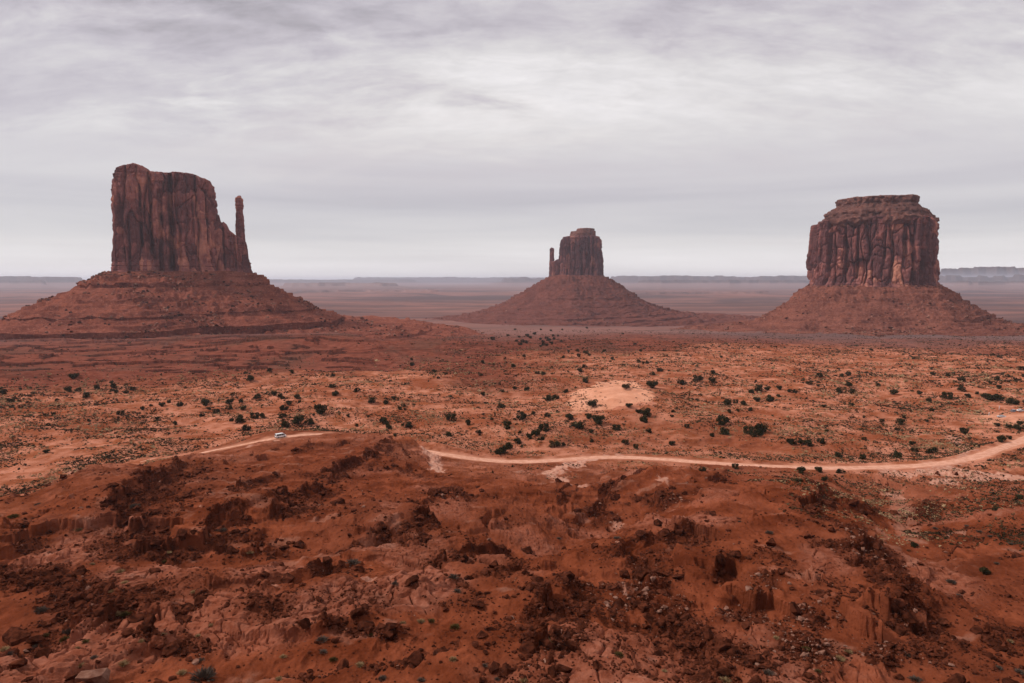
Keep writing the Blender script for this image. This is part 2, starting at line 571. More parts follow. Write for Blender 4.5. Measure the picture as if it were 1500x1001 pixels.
def terrain(x, y, detail=True, road=True, masks=False):
    x = np.asarray(x, float); y = np.asarray(y, float)
    z = base_z(x, y)
    r = np.hypot(x, y)
    near = (y > 12) & (r < 460)
    # ---------- broad undulation
    z = z + fbm(x / 190, y / 190, 4, 11) * 2.2 * sstep(40, 300, r) * (1 - .35 * sstep(250, 340, y) * (1 - sstep(700, 900, y)))
    far = sstep(1500, 4000, r)
    z = z + far * fbm(x / 2300, y / 2300, 4, 21) * 9
    # ---------- plain: dunes, low red scarps
    pl = sstep(0, 40, y - sand_edge(x / np.maximum(y, 1))) * (1 - sstep(1300, 1800, r))
    wx = x + 9 * perlin(x / 35, y / 35, 31); wy = y + 9 * perlin(x / 35, y / 35, 32)
    z = z + pl * ((ridged(wx / 75, wy / 42, 4, 33) - .6) * 1.5 + 2.6 * perlin(x / 120, y / 85, 38))
    z = z + pl * fbm(x / 9, y / 9, 3, 36) * .35
    zs = z / 3.2 + .35 * perlin(x / 60, y / 60, 40)
    z = z + pl * .45 * sstep(0.05, .35, perlin(x / 90, y / 60, 41)) * (sstep(.55, .8, zs - np.floor(zs)) - (zs - np.floor(zs))) * 3.2
    dd = np.hypot((x - DUNE_C[0] - 4) / 36, (y - DUNE_C[1] + np.where(y < DUNE_C[1], 10, -4)) / np.where(y < DUNE_C[1], 56, 26))
    z = z + 8.5 * np.exp(-dd ** 2.4 * 1.1)
    # low red-bed steps round the foot of the left butte
    lowl = sstep(640, 720, y) * (1 - sstep(1250, 1500, r)) * (1 - sstep(-.28, -.1, x / np.maximum(y, 1)))
    zz = (z + 11.5 * (y - 700) / 400 * 1.0)
    q = zz / 3.0 + .25 * perlin(x / 130, y / 130, 44)
    z = z + lowl * (11.5 * np.minimum(y - 700, 420) / 400 + 3.0 * (sstep(.62, .635, q - np.floor(q)) - (q - np.floor(q))))
    rw = at_y(470, 500, 960)[0], at_y(830, 500, 930)[0]
    tt = (x - rw[0]) / (rw[1] - rw[0])
    z = z + 15 * (1 - .75 * np.clip(tt, 0, 1)) * np.exp(-((y - 950 + 40 * perlin(x / 90, x * 0, 47)) / 75) ** 2) * sstep(-.6, -.1, tt) * (1 - sstep(.8, 1.15, tt))
    band = lowl * np.exp(-(((q - np.floor(q)) - .60) / .085) ** 2) * sstep(-.8, -.2, perlin(x / 140, y / 140, 48))
    # ---------- far mesas
    a = x / np.maximum(y, 1)
    if (r > 5000).any():
        fm = (r > 5000) & (y > 0)
        xs, ys, as_ = x[fm], y[fm], a[fm]
        top = z[fm].copy()
        for D, p0, p1, row, sd in MESAS:
            a0, a1 = (p0 - 750) / 1000., (p1 - 750) / 1000.
            zt = (HORIZON - row) / 1000. * D
            dw = ys + D * .05 * perlin(as_ * 18, as_ * 0 + sd, 60 + sd) + D * .02 * perlin(as_ * 70, as_ * 0 + sd, 70 + sd)
            wob = .012 * perlin(ys / (D * .06), ys * 0 + sd, 80 + sd)
            lat = np.clip(np.minimum(as_ - a0 + wob, a1 - as_ + wob), -1, 1)
            step = np.round(2.5 * perlin(as_ * 14, as_ * 0 + sd * 3.3, 50 + sd)) / 2.5
            prof = 1 - .30 * np.abs(step) - .12 * np.abs(perlin(as_ * 90, as_ * 0, 55 + sd))
            if sd == 4 or sd == 6:
                prof = prof - .28 * sstep(-.1, .2, perlin(as_ * 75, as_ * 0 + sd, 90))
            cl = sstep(D * .955, D * .975, dw) * (1 - sstep(D * 1.12, D * 1.14, dw)) * sstep(0, .004, lat)
            ap = sstep(D * .80, D * .97, dw) * (1 - sstep(D * 1.12, D * 1.3, dw)) * sstep(-.03, .01, lat)
            b0 = z[fm]
            top = np.maximum(top, b0 + (zt - b0) * (.45 * ap + .55 * cl * prof))
        add = top - z[fm]
        z[fm] += add
    # ---------- near slope
    rub = band.copy()
    slabm = np.zeros(z.shape)
    if near.any():
        xn, yn, zn = x[near], y[near], z[near]
        red = (1 - sstep(-6, 14, yn - sand_edge(xn / np.maximum(yn, 1)))) * sstep(14, 40, yn)
        w1 = perlin(xn / 13, yn / 13, 71); w2 = perlin(xn / 13, yn / 13, 72)
        w3 = perlin(xn / 3.4, yn / 3.4, 73); w4 = perlin(xn / 3.4, yn / 3.4, 74)
        ux, uy = xn + 3.0 * w1 + .75 * w3, yn + 3.0 * w2 + .75 * w4
        rb = np.zeros(zn.shape)
        for P, h, w in RIDGES:
            m = (xn > P[:, 0].min() - 4 * w) & (xn < P[:, 0].max() + 4 * w) & (yn > P[:, 1].min() - 4 * w) & (yn < P[:, 1].max() + 4 * w)
            d, s, t = polydist(ux[m], uy[m], P)
            zn[m] += 1.35 * h * np.exp(-(d / (1.7 * w)) ** 1.3) * (.8 + .3 * perlin(t * 6, t * 0, int(h * 10)))
        for P, h, w in GULLIES:
            m = (xn > P[:, 0].min() - 4 * w) & (xn < P[:, 0].max() + 4 * w) & (yn > P[:, 1].min() - 4 * w) & (yn < P[:, 1].max() + 4 * w)
            d, s, t = polydist(ux[m], uy[m], P)
            zn[m] -= 1.3 * h * np.exp(-(d / (1.5 * w)) ** 2)
        # rills running down the soft slopes
        zn += red * (ridged(ux / 34, uy / 60, 3, 80) - .7) * .8
        zn += red * (ridged((xn + 1.5 * w1) / 6.5, yn / 24, 4, 84) - .6) * .42
        for k, (P, h, lu, ld) in enumerate(SCARPS):
            lu = lu * 1.7
            m = (xn > P[:, 0].min() - 2.6 * lu) & (xn < P[:, 0].max() + 2.6 * lu) & (yn > P[:, 1].min() - 2.6 * lu) & (yn < P[:, 1].max() + 2.6 * lu)
            d, s, t = polydist(ux[m], uy[m], P)
            e = sstep(0, .10, t) * (1 - sstep(.90, 1, t))
            up = s > 0
            hh = 1.05 * h * (.8 + .5 * perlin(t * 5, t * 0, 90 + k))
            sd_ = d * s
            wst = .9 + 1.1 * hh
            fall = np.zeros(sd_.shape)
            for q_ in range(3):
                o_ = -q_ / 3. * wst - .5 * q_ * (w3[m] * .8 + w1[m])
                fall = fall + sstep(o_ - .55, o_ + .05, sd_) / 3.
            st = hh * (fall * np.exp(-(np.maximum(sd_, 0) / (.9 * lu)) ** 1.4) - .22 * (1 - sstep(-.9, .15, sd_)) * np.exp(-d / ld))
            zn[m] += e * st
            g = e * np.where(up, np.exp(-d / 2.0) * .7, np.exp(-(d / (ld * .62)) ** 1.5))
            rb[m] = np.maximum(rb[m], g * min(1., .45 + h * .22))
        # thin hard beds: terracing of the whole slope, broken up by a mask
        for per, sh, sd, amt in ((3.1, .72, 3, .85), (1.25, .66, 5, .5)):
            q = zn / per + .55 * perlin(xn / 42, yn / 42, 100 + sd) + .14 * w1 + .02 * w3
            f = q - np.floor(q)
            mk = sstep(-.2, .2, perlin(xn / 34, yn / 34, 110 + sd) + .25 * perlin(xn / 7, yn / 7, 111 + sd)) * red
            zn += mk * amt * per * (sstep(sh, sh + .10, f) - f) * .8
            if per > 2:
                rb = np.maximum(rb, .55 * mk * np.exp(-((f - (sh - .12)) / .14) ** 2))
        patch = sstep(.1, .55, fbm(xn / 24, yn / 24, 3, 120)) * red
        for P, w in BELTS:
            m = (xn > P[:, 0].min() - 3 * w) & (xn < P[:, 0].max() + 3 * w) & (yn > P[:, 1].min() - 3 * w) & (yn < P[:, 1].max() + 3 * w)
            d, s, t = polydist(ux[m], uy[m], P)
            rb[m] = np.maximum(rb[m], .95 * np.exp(-(d / w) ** 2))
        rb = np.clip(np.maximum(rb, .22 * patch), 0, 1) * red
        rb = rb * sstep(-.5, .25, perlin(xn / 5, yn / 5, 125) + .2)
        # slab pavement in between, with open joints
        sl = .7 * sstep(.15, .5, fbm(xn / 30, yn / 30, 2, 130))
        for (cx, cy), w in SLABS:
            sl = np.maximum(sl, sstep(.25, .6, np.exp(-((xn - cx) ** 2 + ((yn - cy) / 1.6) ** 2) / w ** 2) + .2 * w1))
        sl = sl * (1 - rb) * red
        if detail:
            f1, f2, idv = cells(ux / 2.6, uy / 1.9, 3)
            zn += sl * (.30 * idv - .50 * np.exp(-((f2 - f1) / .085) ** 2))
            g1, g2, gid = cells(xn / 1.05 + .2 * w3, yn / 1.05, 11)
            zn += rb * (gid * .85 - .3) * np.clip((g2 - g1) * 4, 0, 1)
            h1, h2, hid = cells(xn / 2.5, yn / 2.5 + .2 * w4, 17)
            zn += rb * (hid ** 2 * 1.1 - .3) * np.clip((h2 - h1) * 3.5, 0, 1) * sstep(.3, .55, rb)
            zn += red * fbm(xn / 4.2, yn / 4.2, 4, 140) * .34 * (1 - .4 * sl)
            zn += red * fbm(xn / .9, yn / .9, 2, 150) * .07
        z[near] = zn
        rub[near] = np.maximum(rub[near], rb)
        slabm[near] = sl
    # ---------- graded track
    rdist = np.full(z.shape, 1e3)
    if road and ROAD is not None:
        m = (y > 180) & (y < 620) & (r < 900)
        if m.any():
            d, s, t = polydist(x[m], y[m], ROAD[:, :2])
            zr = np.interp(t, ROAD_T, ROAD[:, 2])
            k = (1 - sstep(4.2, 11, d)) * sstep(0, .05, t)
            z[m] = z[m] * (1 - k) + zr * k
            # low graded bank on either side
            z[m] += .45 * np.exp(-((d - 5.2) / 1.0) ** 2)
            rdist[m] = d
    if masks:
        return z, rub, slabm, rdist, pl, near
    return z


ROAD = None
_R0 = march(ROAD_PX, lambda x, y: terrain(x, y, detail=False, road=False))
# keep the track continuous where it passes behind the mound
_ry = _R0[:, 1]
_fix = np.array([(px > 525 and px < 625) for px, py in ROAD_PX])
for i in np.where(_fix)[0]:
    lo = max(j for j in range(i) if not _fix[j]); hi = min(j for j in range(i, len(_fix)) if not _fix[j])
    w = (i - lo) / (hi - lo)
    _R0[i, :2] = _R0[lo, :2] * (1 - w) + _R0[hi, :2] * w + np.array([0, 16]) * math.sin(math.pi * w) ** .5
    _R0[i, 2] = _R0[lo, 2] * (1 - w) + _R0[hi, 2] * w - 6.5 * math.sin(math.pi * w) ** .5
_k = np.array([.25, .5, .25])
for _ in range(2):
    _R0[1:-1] = _R0[:-2] * .25 + _R0[1:-1] * .5 + _R0[2:] * .25
_R0 = chaikin(_R0, 2)
ROAD = _R0
_sl = np.concatenate([[0], np.cumsum(np.hypot(*(ROAD[1:, :2] - ROAD[:-1, :2]).T))])
ROAD_T = _sl / _sl[-1]

# ------------------------------------------------------------------ materials


def new_mat(name, rough=1.0, spec=0.0):
    m = bpy.data.materials.new(name)
    m.use_nodes = True
    nt = m.node_tree
    b = nt.nodes['Principled BSDF']
    b.inputs['Roughness'].default_value = rough
    b.inputs['Specular IOR Level'].default_value = spec
    return m, nt, b


def attr(nt, name):
    n = nt.nodes.new('ShaderNodeAttribute')
    n.attribute_name = name
    return n


def bump(nt, b, h, strength, dist):
    n = nt.nodes.new('ShaderNodeBump')
    n.inputs['Strength'].default_value = strength
    n.inputs['Distance'].default_value = dist
    nt.links.new(h, n.inputs['Height'])
    nt.links.new(n.outputs[0], b.inputs['Normal'])


def mat_terrain():
    m, nt, b = new_mat("desert_ground")
    L = nt.links.new
    geo = nt.nodes.new('ShaderNodeNewGeometry')
    P = geo.outputs['Position']
    za = attr(nt, 'zone')                            # R sand plain, G bare dune, B pale deposit, A red beds
    sp = nt.nodes.new('ShaderNodeSeparateColor')
    L(za.outputs['Color'], sp.inputs[0])
    zb = attr(nt, 'rock')                            # R rubble, G slab pavement, B far valley
    sq = nt.nodes.new('ShaderNodeSeparateColor')
    L(zb.outputs['Color'], sq.inputs[0])
    n_big = noise(nt, P, 0.022, 5, .6)
    n_mid = noise(nt, P, 0.11, 6, .62)
    n_sm = noise(nt, P, 0.7, 6, .65)
    n_tiny = noise(nt, P, 3.2, 4, .6)
    # siltstone soil of the near slope
    red = mixc(nt, maprange(nt, n_mid, .34, .66), (.13, .030, .0122), (.25, .066, .030))
    red = mixc(nt, math_node(nt, 'MULTIPLY', maprange(nt, n_big, .45, .7), .55), red, (.18, .054, .029))
    red = mixc(nt, math_node(nt, 'MULTIPLY', maprange(nt, n_sm, .52, .72), .5), red, (.080, .017, .007))
    slab = mixc(nt, maprange(nt, n_sm, .35, .65), (.23, .069, .040), (.40, .156, .100))
    red = mixc(nt, math_node(nt, 'MULTIPLY', sq.outputs[1], .7), red, slab)
    rubc = mixc(nt, maprange(nt, n_sm, .4, .62), (.032, .009, .0055), (.088, .022, .011))
    n_bed = noise(nt, mapping(nt, P, (.02, .02, 1.3)), 1.0, 4, .6)
    red = mixc(nt, math_node(nt, 'MULTIPLY', maprange(nt, n_bed, .50, .64), .4), red, (.07, .016, .007))
    red = mixc(nt, math_node(nt, 'MULTIPLY', sq.outputs[0], .85), red, rubc)
    # sandy plain with its mottling
    sand = mixc(nt, maprange(nt, n_mid, .36, .64), (.29, .085, .037), (.53, .213, .133))
    sand = mixc(nt, math_node(nt, 'MULTIPLY', maprange(nt, n_big, .44, .66), .85), sand, (.235, .060, .025))
    sand = mixc(nt, math_node(nt, 'MULTIPLY', maprange(nt, n_sm, .55, .75), .35), sand, (.62, .33, .215))
    sand = mixc(nt, math_node(nt, 'MULTIPLY', maprange(nt, n_tiny, .56, .72), .45), sand, (.20, .085, .045))
    dune = mixc(nt, maprange(nt, n_mid, .35, .65), (.60, .265, .16), (.70, .335, .215))
    pale = mixc(nt, maprange(nt, n_sm, .35, .65), (.44, .185, .12), (.58, .32, .235))
    beds = mixc(nt, maprange(nt, n_mid, .35, .65), (.165, .042, .026), (.26, .080, .050))
    n_str = noise(nt, mapping(nt, P, (.004, .004, .55)), 1.0, 4, .6)
    beds = mixc(nt, math_node(nt, 'MULTIPLY', maprange(nt, n_str, .50, .62), .55), beds, (.075, .022, .015))
    beds = mixc(nt, math_node(nt, 'MULTIPLY', sq.outputs[0], .9), beds, (.050, .015, .011))
    n_sage = noise(nt, mapping(nt, P, (.012, .007, .01)), 1.0, 6, .65)
    beds = mixc(nt, math_node(nt, 'MULTIPLY', maprange(nt, n_sage, .50, .64), .45), beds, (.10, .056, .040))
    beds = mixc(nt, math_node(nt, 'MULTIPLY', maprange(nt, n_tiny, .50, .62), .5), beds, (.07, .04, .026))
    # far valley: wide tonal bands lying across it
    n_far = noise(nt, mapping(nt, P, (.00030, .0008, .001)), 1.0, 7, .66, .8)
    n_far2 = noise(nt, mapping(nt, P, (.0016, .0034, .001)), 1.0, 7, .7, .5)
    farc = mixc(nt, maprange(nt, n_far, .40, .60), (.10, .058, .055), (.26, .12, .096))
    farc = mixc(nt, math_node(nt, 'MULTIPLY', maprange(nt, n_far2, .48, .66), .65), farc, (.095, .062, .055))
    spz = nt.nodes.new('ShaderNodeSeparateXYZ')
    L(P, spz.inputs[0])
    farc = mixc(nt, maprange(nt, spz.outputs[2], -140, -60), farc, (.225, .14, .132))
    farc = mixc(nt, maprange(nt, spz.outputs[2], -25, 10), farc, (.085, .055, .052))
    c = mixc(nt, sp.outputs[0], red, sand)
    c = mixc(nt, za.outputs['Alpha'], c, beds)
    c = mixc(nt, sq.outputs[2], c, farc)
    c = mixc(nt, sp.outputs[1], c, dune)
    c = mixc(nt, sp.outputs[2], c, pale)
    L(c, b.inputs['Base Color'])
    h = math_node(nt, 'ADD', n_tiny, math_node(nt, 'MULTIPLY', n_sm, 2.0))
    bump(nt, b, h, .55, .35)
    return m


def mat_cliff(name, dark, mid, light):
    m, nt, b = new_mat(name)
    L = nt.links.new
    geo = nt.nodes.new('ShaderNodeNewGeometry')
    P = geo.outputs['Position']
    streak = noise(nt, mapping(nt, P, (.11, .11, .010)), 1.0, 7, .62, .6)
    streak2 = noise(nt, mapping(nt, P, (.33, .33, .022)), 1.0, 5, .6, .3)
    blotch = noise(nt, P, .028, 6, .6, .4)
    strata = noise(nt, mapping(nt, P, (.006, .006, .32)), 1.0, 4, .6)
    fineb = noise(nt, P, .35, 5, .65)
    va = attr(nt, 'facet')
    tone = math_node(nt, 'ADD', math_node(nt, 'MULTIPLY', streak, .65), math_node(nt, 'MULTIPLY', va.outputs['Fac'], .65))
    tone = math_node(nt, 'ADD', tone, math_node(nt, 'MULTIPLY', math_node(nt, 'SUBTRACT', blotch, .5), .7))
    c = mixc(nt, maprange(nt, tone, .50, .80), dark, mid)
    c = mixc(nt, math_node(nt, 'MULTIPLY', maprange(nt, streak2, .56, .70), .22), c, dark)
    lf = math_node(nt, 'MULTIPLY', maprange(nt, blotch, .42, .60), maprange(nt, va.outputs['Fac'], .56, .70))
    c = mixc(nt, math_node(nt, 'MULTIPLY', lf, .7), c, light)
    c = mixc(nt, math_node(nt, 'MULTIPLY', maprange(nt, strata, .54, .68), .35), c, dark)
    c = mixc(nt, math_node(nt, 'MULTIPLY', maprange(nt, fineb, .55, .75), .4), c, light)
    L(c, b.inputs['Base Color'])
    bump(nt, b, math_node(nt, 'ADD', fineb, math_node(nt, 'MULTIPLY', streak2, 1.5)), .8, 2.2)
    return m


def mat_talus(name, dark, mid, light):
    m, nt, b = new_mat(name)
    L = nt.links.new
    geo = nt.nodes.new('ShaderNodeNewGeometry')
    P = geo.outputs['Position']
    strata = noise(nt, mapping(nt, P, (.004, .004, .22)), 1.0, 5, .62, .2)
    blotch = noise(nt, P, .02, 6, .62, .3)
    fine = noise(nt, P, .22, 6, .7)
    speck = noise(nt, P, .6, 3, .6)
    c = mixc(nt, maprange(nt, blotch, .36, .62), dark, mid)
    c = mixc(nt, math_node(nt, 'MULTIPLY', maprange(nt, strata, .52, .64), .5), c, dark)
    c = mixc(nt, math_node(nt, 'MULTIPLY', maprange(nt, fine, .52, .68), .5), c, light)
    c = mixc(nt, math_node(nt, 'MULTIPLY', maprange(nt, fine, .46, .36), .55), c, tuple(v * .45 for v in dark))
    c = mixc(nt, math_node(nt, 'MULTIPLY', maprange(nt, speck, .58, .70), .6), c, light)
    L(c, b.inputs['Base Color'])
    bump(nt, b, math_node(nt, 'ADD', fine, speck), .9, 2.0)
    return m


def mat_plain(name, c0, c1, scale=2.0, rough=1.0, spec=.0, per_obj=0.0, bmp=0.0, metallic=0.0):
    m, nt, b = new_mat(name, rough, spec)
    geo = nt.nodes.new('ShaderNodeNewGeometry')
    n = noise(nt, geo.outputs['Position'], scale, 4, .6)
    c = mixc(nt, maprange(nt, n, .35, .65), c0, c1)
    if per_obj:
        oi = nt.nodes.new('ShaderNodeObjectInfo')
        c = mixc(nt, math_node(nt, 'MULTIPLY', oi.outputs['Random'], per_obj), c, tuple(v * .45 for v in c0))
    nt.links.new(c, b.inputs['Base Color'])
    b.inputs['Metallic'].default_value = metallic
    if bmp:
        bump(nt, b, n, .6, bmp)
    return m


M_GROUND = mat_terrain()
M_ROAD = mat_plain("track_sand", (.56, .265, .175), (.68, .36, .255), .5, bmp=.05)
M_W = mat_cliff("sandstone_west", (.135, .053, .052), (.30, .112, .098), (.62, .26, .17))
M_M = mat_cliff("sandstone_merged", (.12, .048, .049), (.285, .106, .093), (.62, .27, .175))
M_E = mat_cliff("sandstone_east", (.110, .046, .050), (.225, .087, .081), (.46, .19, .14))
M_TW = mat_talus("talus_shale", (.155, .043, .028), (.265, .080, .050), (.46, .20, .145))
M_TM = mat_talus("talus_shale_grey", (.14, .045, .032), (.235, .080, .054), (.44, .20, .145))
M_TE = mat_talus("talus_shale_far", (.12, .037, .028), (.18, .058, .042), (.30, .13, .10))
M_CAP = mat_talus("caprock", (.10, .044, .039), (.205, .085, .067), (.36, .20, .145))
M_LEAF = mat_plain("juniper_foliage", (.026, .025, .011), (.075, .065, .030), 1.4, per_obj=.5)
M_BARK = mat_plain("juniper_bark", (.06, .035, .022), (.12, .075, .05), 6)
M_SAGE = mat_plain("sagebrush_twigs", (.085, .062, .048), (.17, .13, .105), 5, per_obj=.4)
M_TUFT = mat_plain("dry_grass", (.30, .19, .09), (.44, .31, .17), 5, per_obj=.5)
M_OLIVE = mat_plain("olive_shrub", (.085, .06, .02), (.16, .115, .045), 5, per_obj=.4)
M_SCRUB = mat_plain("scrub_dark", (.030, .022, .012), (.085, .058, .032), .12)
M_SCRUBP = mat_plain("scrub_pale", (.25, .155, .08), (.44, .29, .165), .12)
M_ROCKD = mat_plain("rock_dark", (.036, .011, .0065), (.12, .034, .018), 1.3, per_obj=.5, bmp=.12)
M_ROCKP = mat_plain("rock_pale", (.17, .072, .048), (.29, .155, .112), 1.6, per_obj=.4, bmp=.1)
M_TROCK = mat_plain("talus_rock", (.16, .06, .04), (.33, .16, .115), .05)

# ------------------------------------------------------------------ ground sheet
def build_ground():
    dense = np.linspace(-math.radians(47), math.radians(47), 1500)
    back = np.linspace(math.radians(47), math.radians(313), 46)[1:-1]
    ang = np.concatenate([dense, back])
    rr = np.concatenate([np.geomspace(1.5, 50, 26)[:-1], np.arange(50, 140, .27), np.arange(140, 400, .52),
                         400 * np.exp(np.arange(0, math.log(1250 / 400.), .0027)), 1250 * np.exp(np.arange(.001, math.log(2600 / 1250.), .0048)), 2600 * np.exp(np.arange(0.004, math.log(44000 / 2600.), .0105))])
    na, nr = len(ang), len(rr)
    A, R = np.meshgrid(ang, rr)
    X, Y = (R * np.sin(A)).ravel(), (R * np.cos(A)).ravel()
    z, rub, slab, rd, pl, near = terrain(X, Y, masks=True)
    a = X / np.maximum(Y, 1)
    r = np.hypot(X, Y)
    # ----- zones of differing soil
    wob = 14 * fbm(X / 30, Y / 30, 3, 200)
    rgt = sstep(-.16, -.02, a)
    sand = sstep(-6 - 34 * rgt, 16 + 4 * rgt, Y - sand_edge(a) + wob * (.6 + 1.1 * rgt))
    lim = np.interp(a, [-.8, -.3, -.05, .1, .3, .75, 1.0], [632, 640, 680, 820, 1050, 1150, 1150])
    sand = np.maximum(sand, .34 * sstep(-95, 0, Y - sand_edge(a) + wob * 2))
    sand = sand * (1 - .42 * np.exp(-(((a - .24) / .17) ** 2 + ((Y - 350) / 30) ** 2)))
    lw = 190 * rgt * fbm(X / 230, Y / 300, 3, 215)
    beds = sstep(-60 - 120 * rgt, 70 + 120 * rgt, r - lim - wob * 3.2 - lw)
    sand = sand * (1 - beds)
    wedge = 150 * fbm(X / 300, Y / 300, 3, 210)
    farm = sstep(1050, 1700, r + wedge)
    dn = np.zeros(X.shape)
    m = (np.hypot(X - DUNE_C[0], Y - DUNE_C[1]) < 130)
    wx, wy = X[m] + 4 * perlin(X[m] / 11, Y[m] / 11, 220), Y[m] + 7 * perlin(X[m] / 11, Y[m] / 11, 221)
    d, s, t = polydist(wx, wy, np.vstack([DUNE, DUNE[:1]]))
    dn[m] = np.where(in_poly(wx, wy, DUNE), sstep(-2, 3, d), 0.0)
    pale = np.zeros(X.shape)
    for (px, py, sx, sy, am) in [(1370, 690, 26, 7, 1), (1450, 697, 34, 6, .9), (1385, 700, 20, 5, .8), (637, 680, 6, 14, 1), (840, 681, 20, 7, .9), (815, 690, 14, 6, .8), (790, 697, 10, 4, .6),
                                 (405, 646, 4, 2.2, 1), (365, 657, 6, 1.5, .7), (1490, 700, 20, 8, .8), (1310, 708, 8, 8, .6), (970, 722, 8, 8, .6), (905, 738, 8, 5, .5), (1345, 785, 12, 5, .5),
                                 (110, 694, 14, 4, .6), (240, 676, 12, 3, .5), (1000, 783, 30, 5, .4), (1140, 722, 16, 5, .5), (540, 870, 12, 4, .5), (290, 760, 5, 3, .5),
                                 (400, 886, 10, 3, .6), (760, 690, 12, 6, .4), (1400, 780, 12, 5, .4), (905, 827, 2, 7, .7), (915, 868, 2, 7, .6)]:
        cx, cy = march([(px, py)], base_z)[0][:2]
        Yd = cy
        rx, ry = sx * Yd / 1000., sy * Yd / 1000. / (max(py - HORIZON, 30) / 1000.) * 1.0
        mm = (np.abs(X - cx) < rx * 2.6) & (np.abs(Y - cy) < ry * 2.6)
        e = np.exp(-(((X[mm] - cx) / rx) ** 2 + ((Y[mm] - cy) / ry) ** 2))
        e = sstep(.26, .60, e * 1.15 + .36 * fbm(X[mm] / (rx * .55), Y[mm] / (ry * .55), 4, 230))
        pale[mm] = np.maximum(pale[mm], am * e)
    for pts, w, am in [([(624, 660), (637, 672), (641, 690)], 2.4, 1), ([(905, 668.5), (862, 673), (826, 684), (800, 693)], 2.8, 1), ([(800, 693), (822, 702), (850, 712)], 2.6, .8), ([(1375, 683), (1420, 690), (1510, 703)], 6.0, 1),
                       ([(1300, 690), (1340, 697), (1420, 694)], 5.0, .9), ([(1395, 640), (1420, 660), (1400, 680)], 2.5, .7), ([(1310, 720), (1318, 745), (1335, 790)], 2.4, .28), ([(1260, 740), (1300, 790), (1340, 830)], 1.2, .2)]:
        P = march(pts, lambda x, y: terrain(x, y, detail=False))[:, :2]
        mm = (X > P[:, 0].min() - 12) & (X < P[:, 0].max() + 12) & (Y > P[:, 1].min() - 14) & (Y < P[:, 1].max() + 14)
        d, _s, t = polydist(X[mm] + 1.5 * perlin(X[mm] / 5, Y[mm] / 5, 231), Y[mm] + 3 * perlin(X[mm] / 6, Y[mm] / 6, 232), P)
        pale[mm] = np.maximum(pale[mm], am * (1 - sstep(.55, 1.25, d / w + .5 * fbm(X[mm] / 2.5, Y[mm] / 4, 3, 233))))
    # sprinkling of bleached slabs on the near slope
    sp = sstep(.52, .8, fbm(X / 11, Y / 6, 4, 240) + .3 * perlin(X / 60, Y / 60, 241)) * (1 - sand) * (r < 420)
    pale = np.maximum(pale, .22 * sp * (1 - rub))
    pale = pale * (1 - .0 * rub)
    shoulder = (1 - sstep(2.6, 5.5, rd + 1.5 * perlin(X / 5, Y / 5, 250))) * .5 * sstep(-.47, -.42, a)
    dn = np.maximum(dn, shoulder)
    park = march([(1480, 612)], base_z)[0]
    e = np.exp(-(((X - park[0]) / 22) ** 2 + ((Y - park[1]) / 30) ** 2)) + .25 * fbm(X / 12, Y / 12, 3, 260)
    dn = np.maximum(dn, .55 * sstep(.3, .6, e))
    zone = np.stack([sand, dn, pale, beds], 1)
    rock = np.stack([rub, slab, farm, np.ones_like(rub)], 1)
    i, j = np.meshgrid(np.arange(nr - 1), np.arange(na), indexing='ij')
    jn = (j + 1) % na
    F = np.stack([i * na + j, i * na + jn, (i + 1) * na + jn, (i + 1) * na + j], 2).reshape(-1, 4)
    V = np.stack([X, Y, z], 1)
    o = mesh_np("ground", V, F[:, ::-1], M_GROUND, smooth=False, attrs={'zone': zone, 'rock': rock})
    # close the centre with a small cap where the camera stands
    tag(o, kind='structure')
    return o


build_ground()


def build_road():
    P = ROAD
    P = chaikin(P, 1)
    T = np.gradient(P[:, :2], axis=0)
    T /= np.linalg.norm(T, axis=1, keepdims=True)
    Nn = np.stack([-T[:, 1], T[:, 0]], 1)
    us = np.linspace(-1, 1, 9)
    s = np.arange(len(P))
    V = []
    for u in us:
        wdt = np.interp(s, [0, len(P) * .12, len(P) * .2], [.6, 1.2, 2.6]) + .5 * perlin(s / 6., s * 0 + u * 2, 300) + .35 * perlin(s / 2., s * 0 + u * 2, 302)
        xy = P[:, :2] + Nn * (u * wdt)[:, None]
        zz = terrain(xy[:, 0], xy[:, 1])
        ruts = -.05 * (math.exp(-((abs(u) - .4) / .15) ** 2))
        V.append(np.column_stack([xy, zz + .09 + ruts - .10 * (abs(u) > .95)]))
    V = np.array(V)
    nu, ns = V.shape[:2]
    i, j = np.meshgrid(np.arange(nu - 1), np.arange(ns - 1), indexing='ij')
    F = np.stack([i * ns + j, (i + 1) * ns + j, (i + 1) * ns + j + 1, i * ns + j + 1], 2).reshape(-1, 4)
    o = mesh_np("road", V.reshape(-1, 3), F[:, ::-1], M_ROAD)
    tag(o, kind='structure')


build_road()

# ------------------------------------------------------------------ buttes


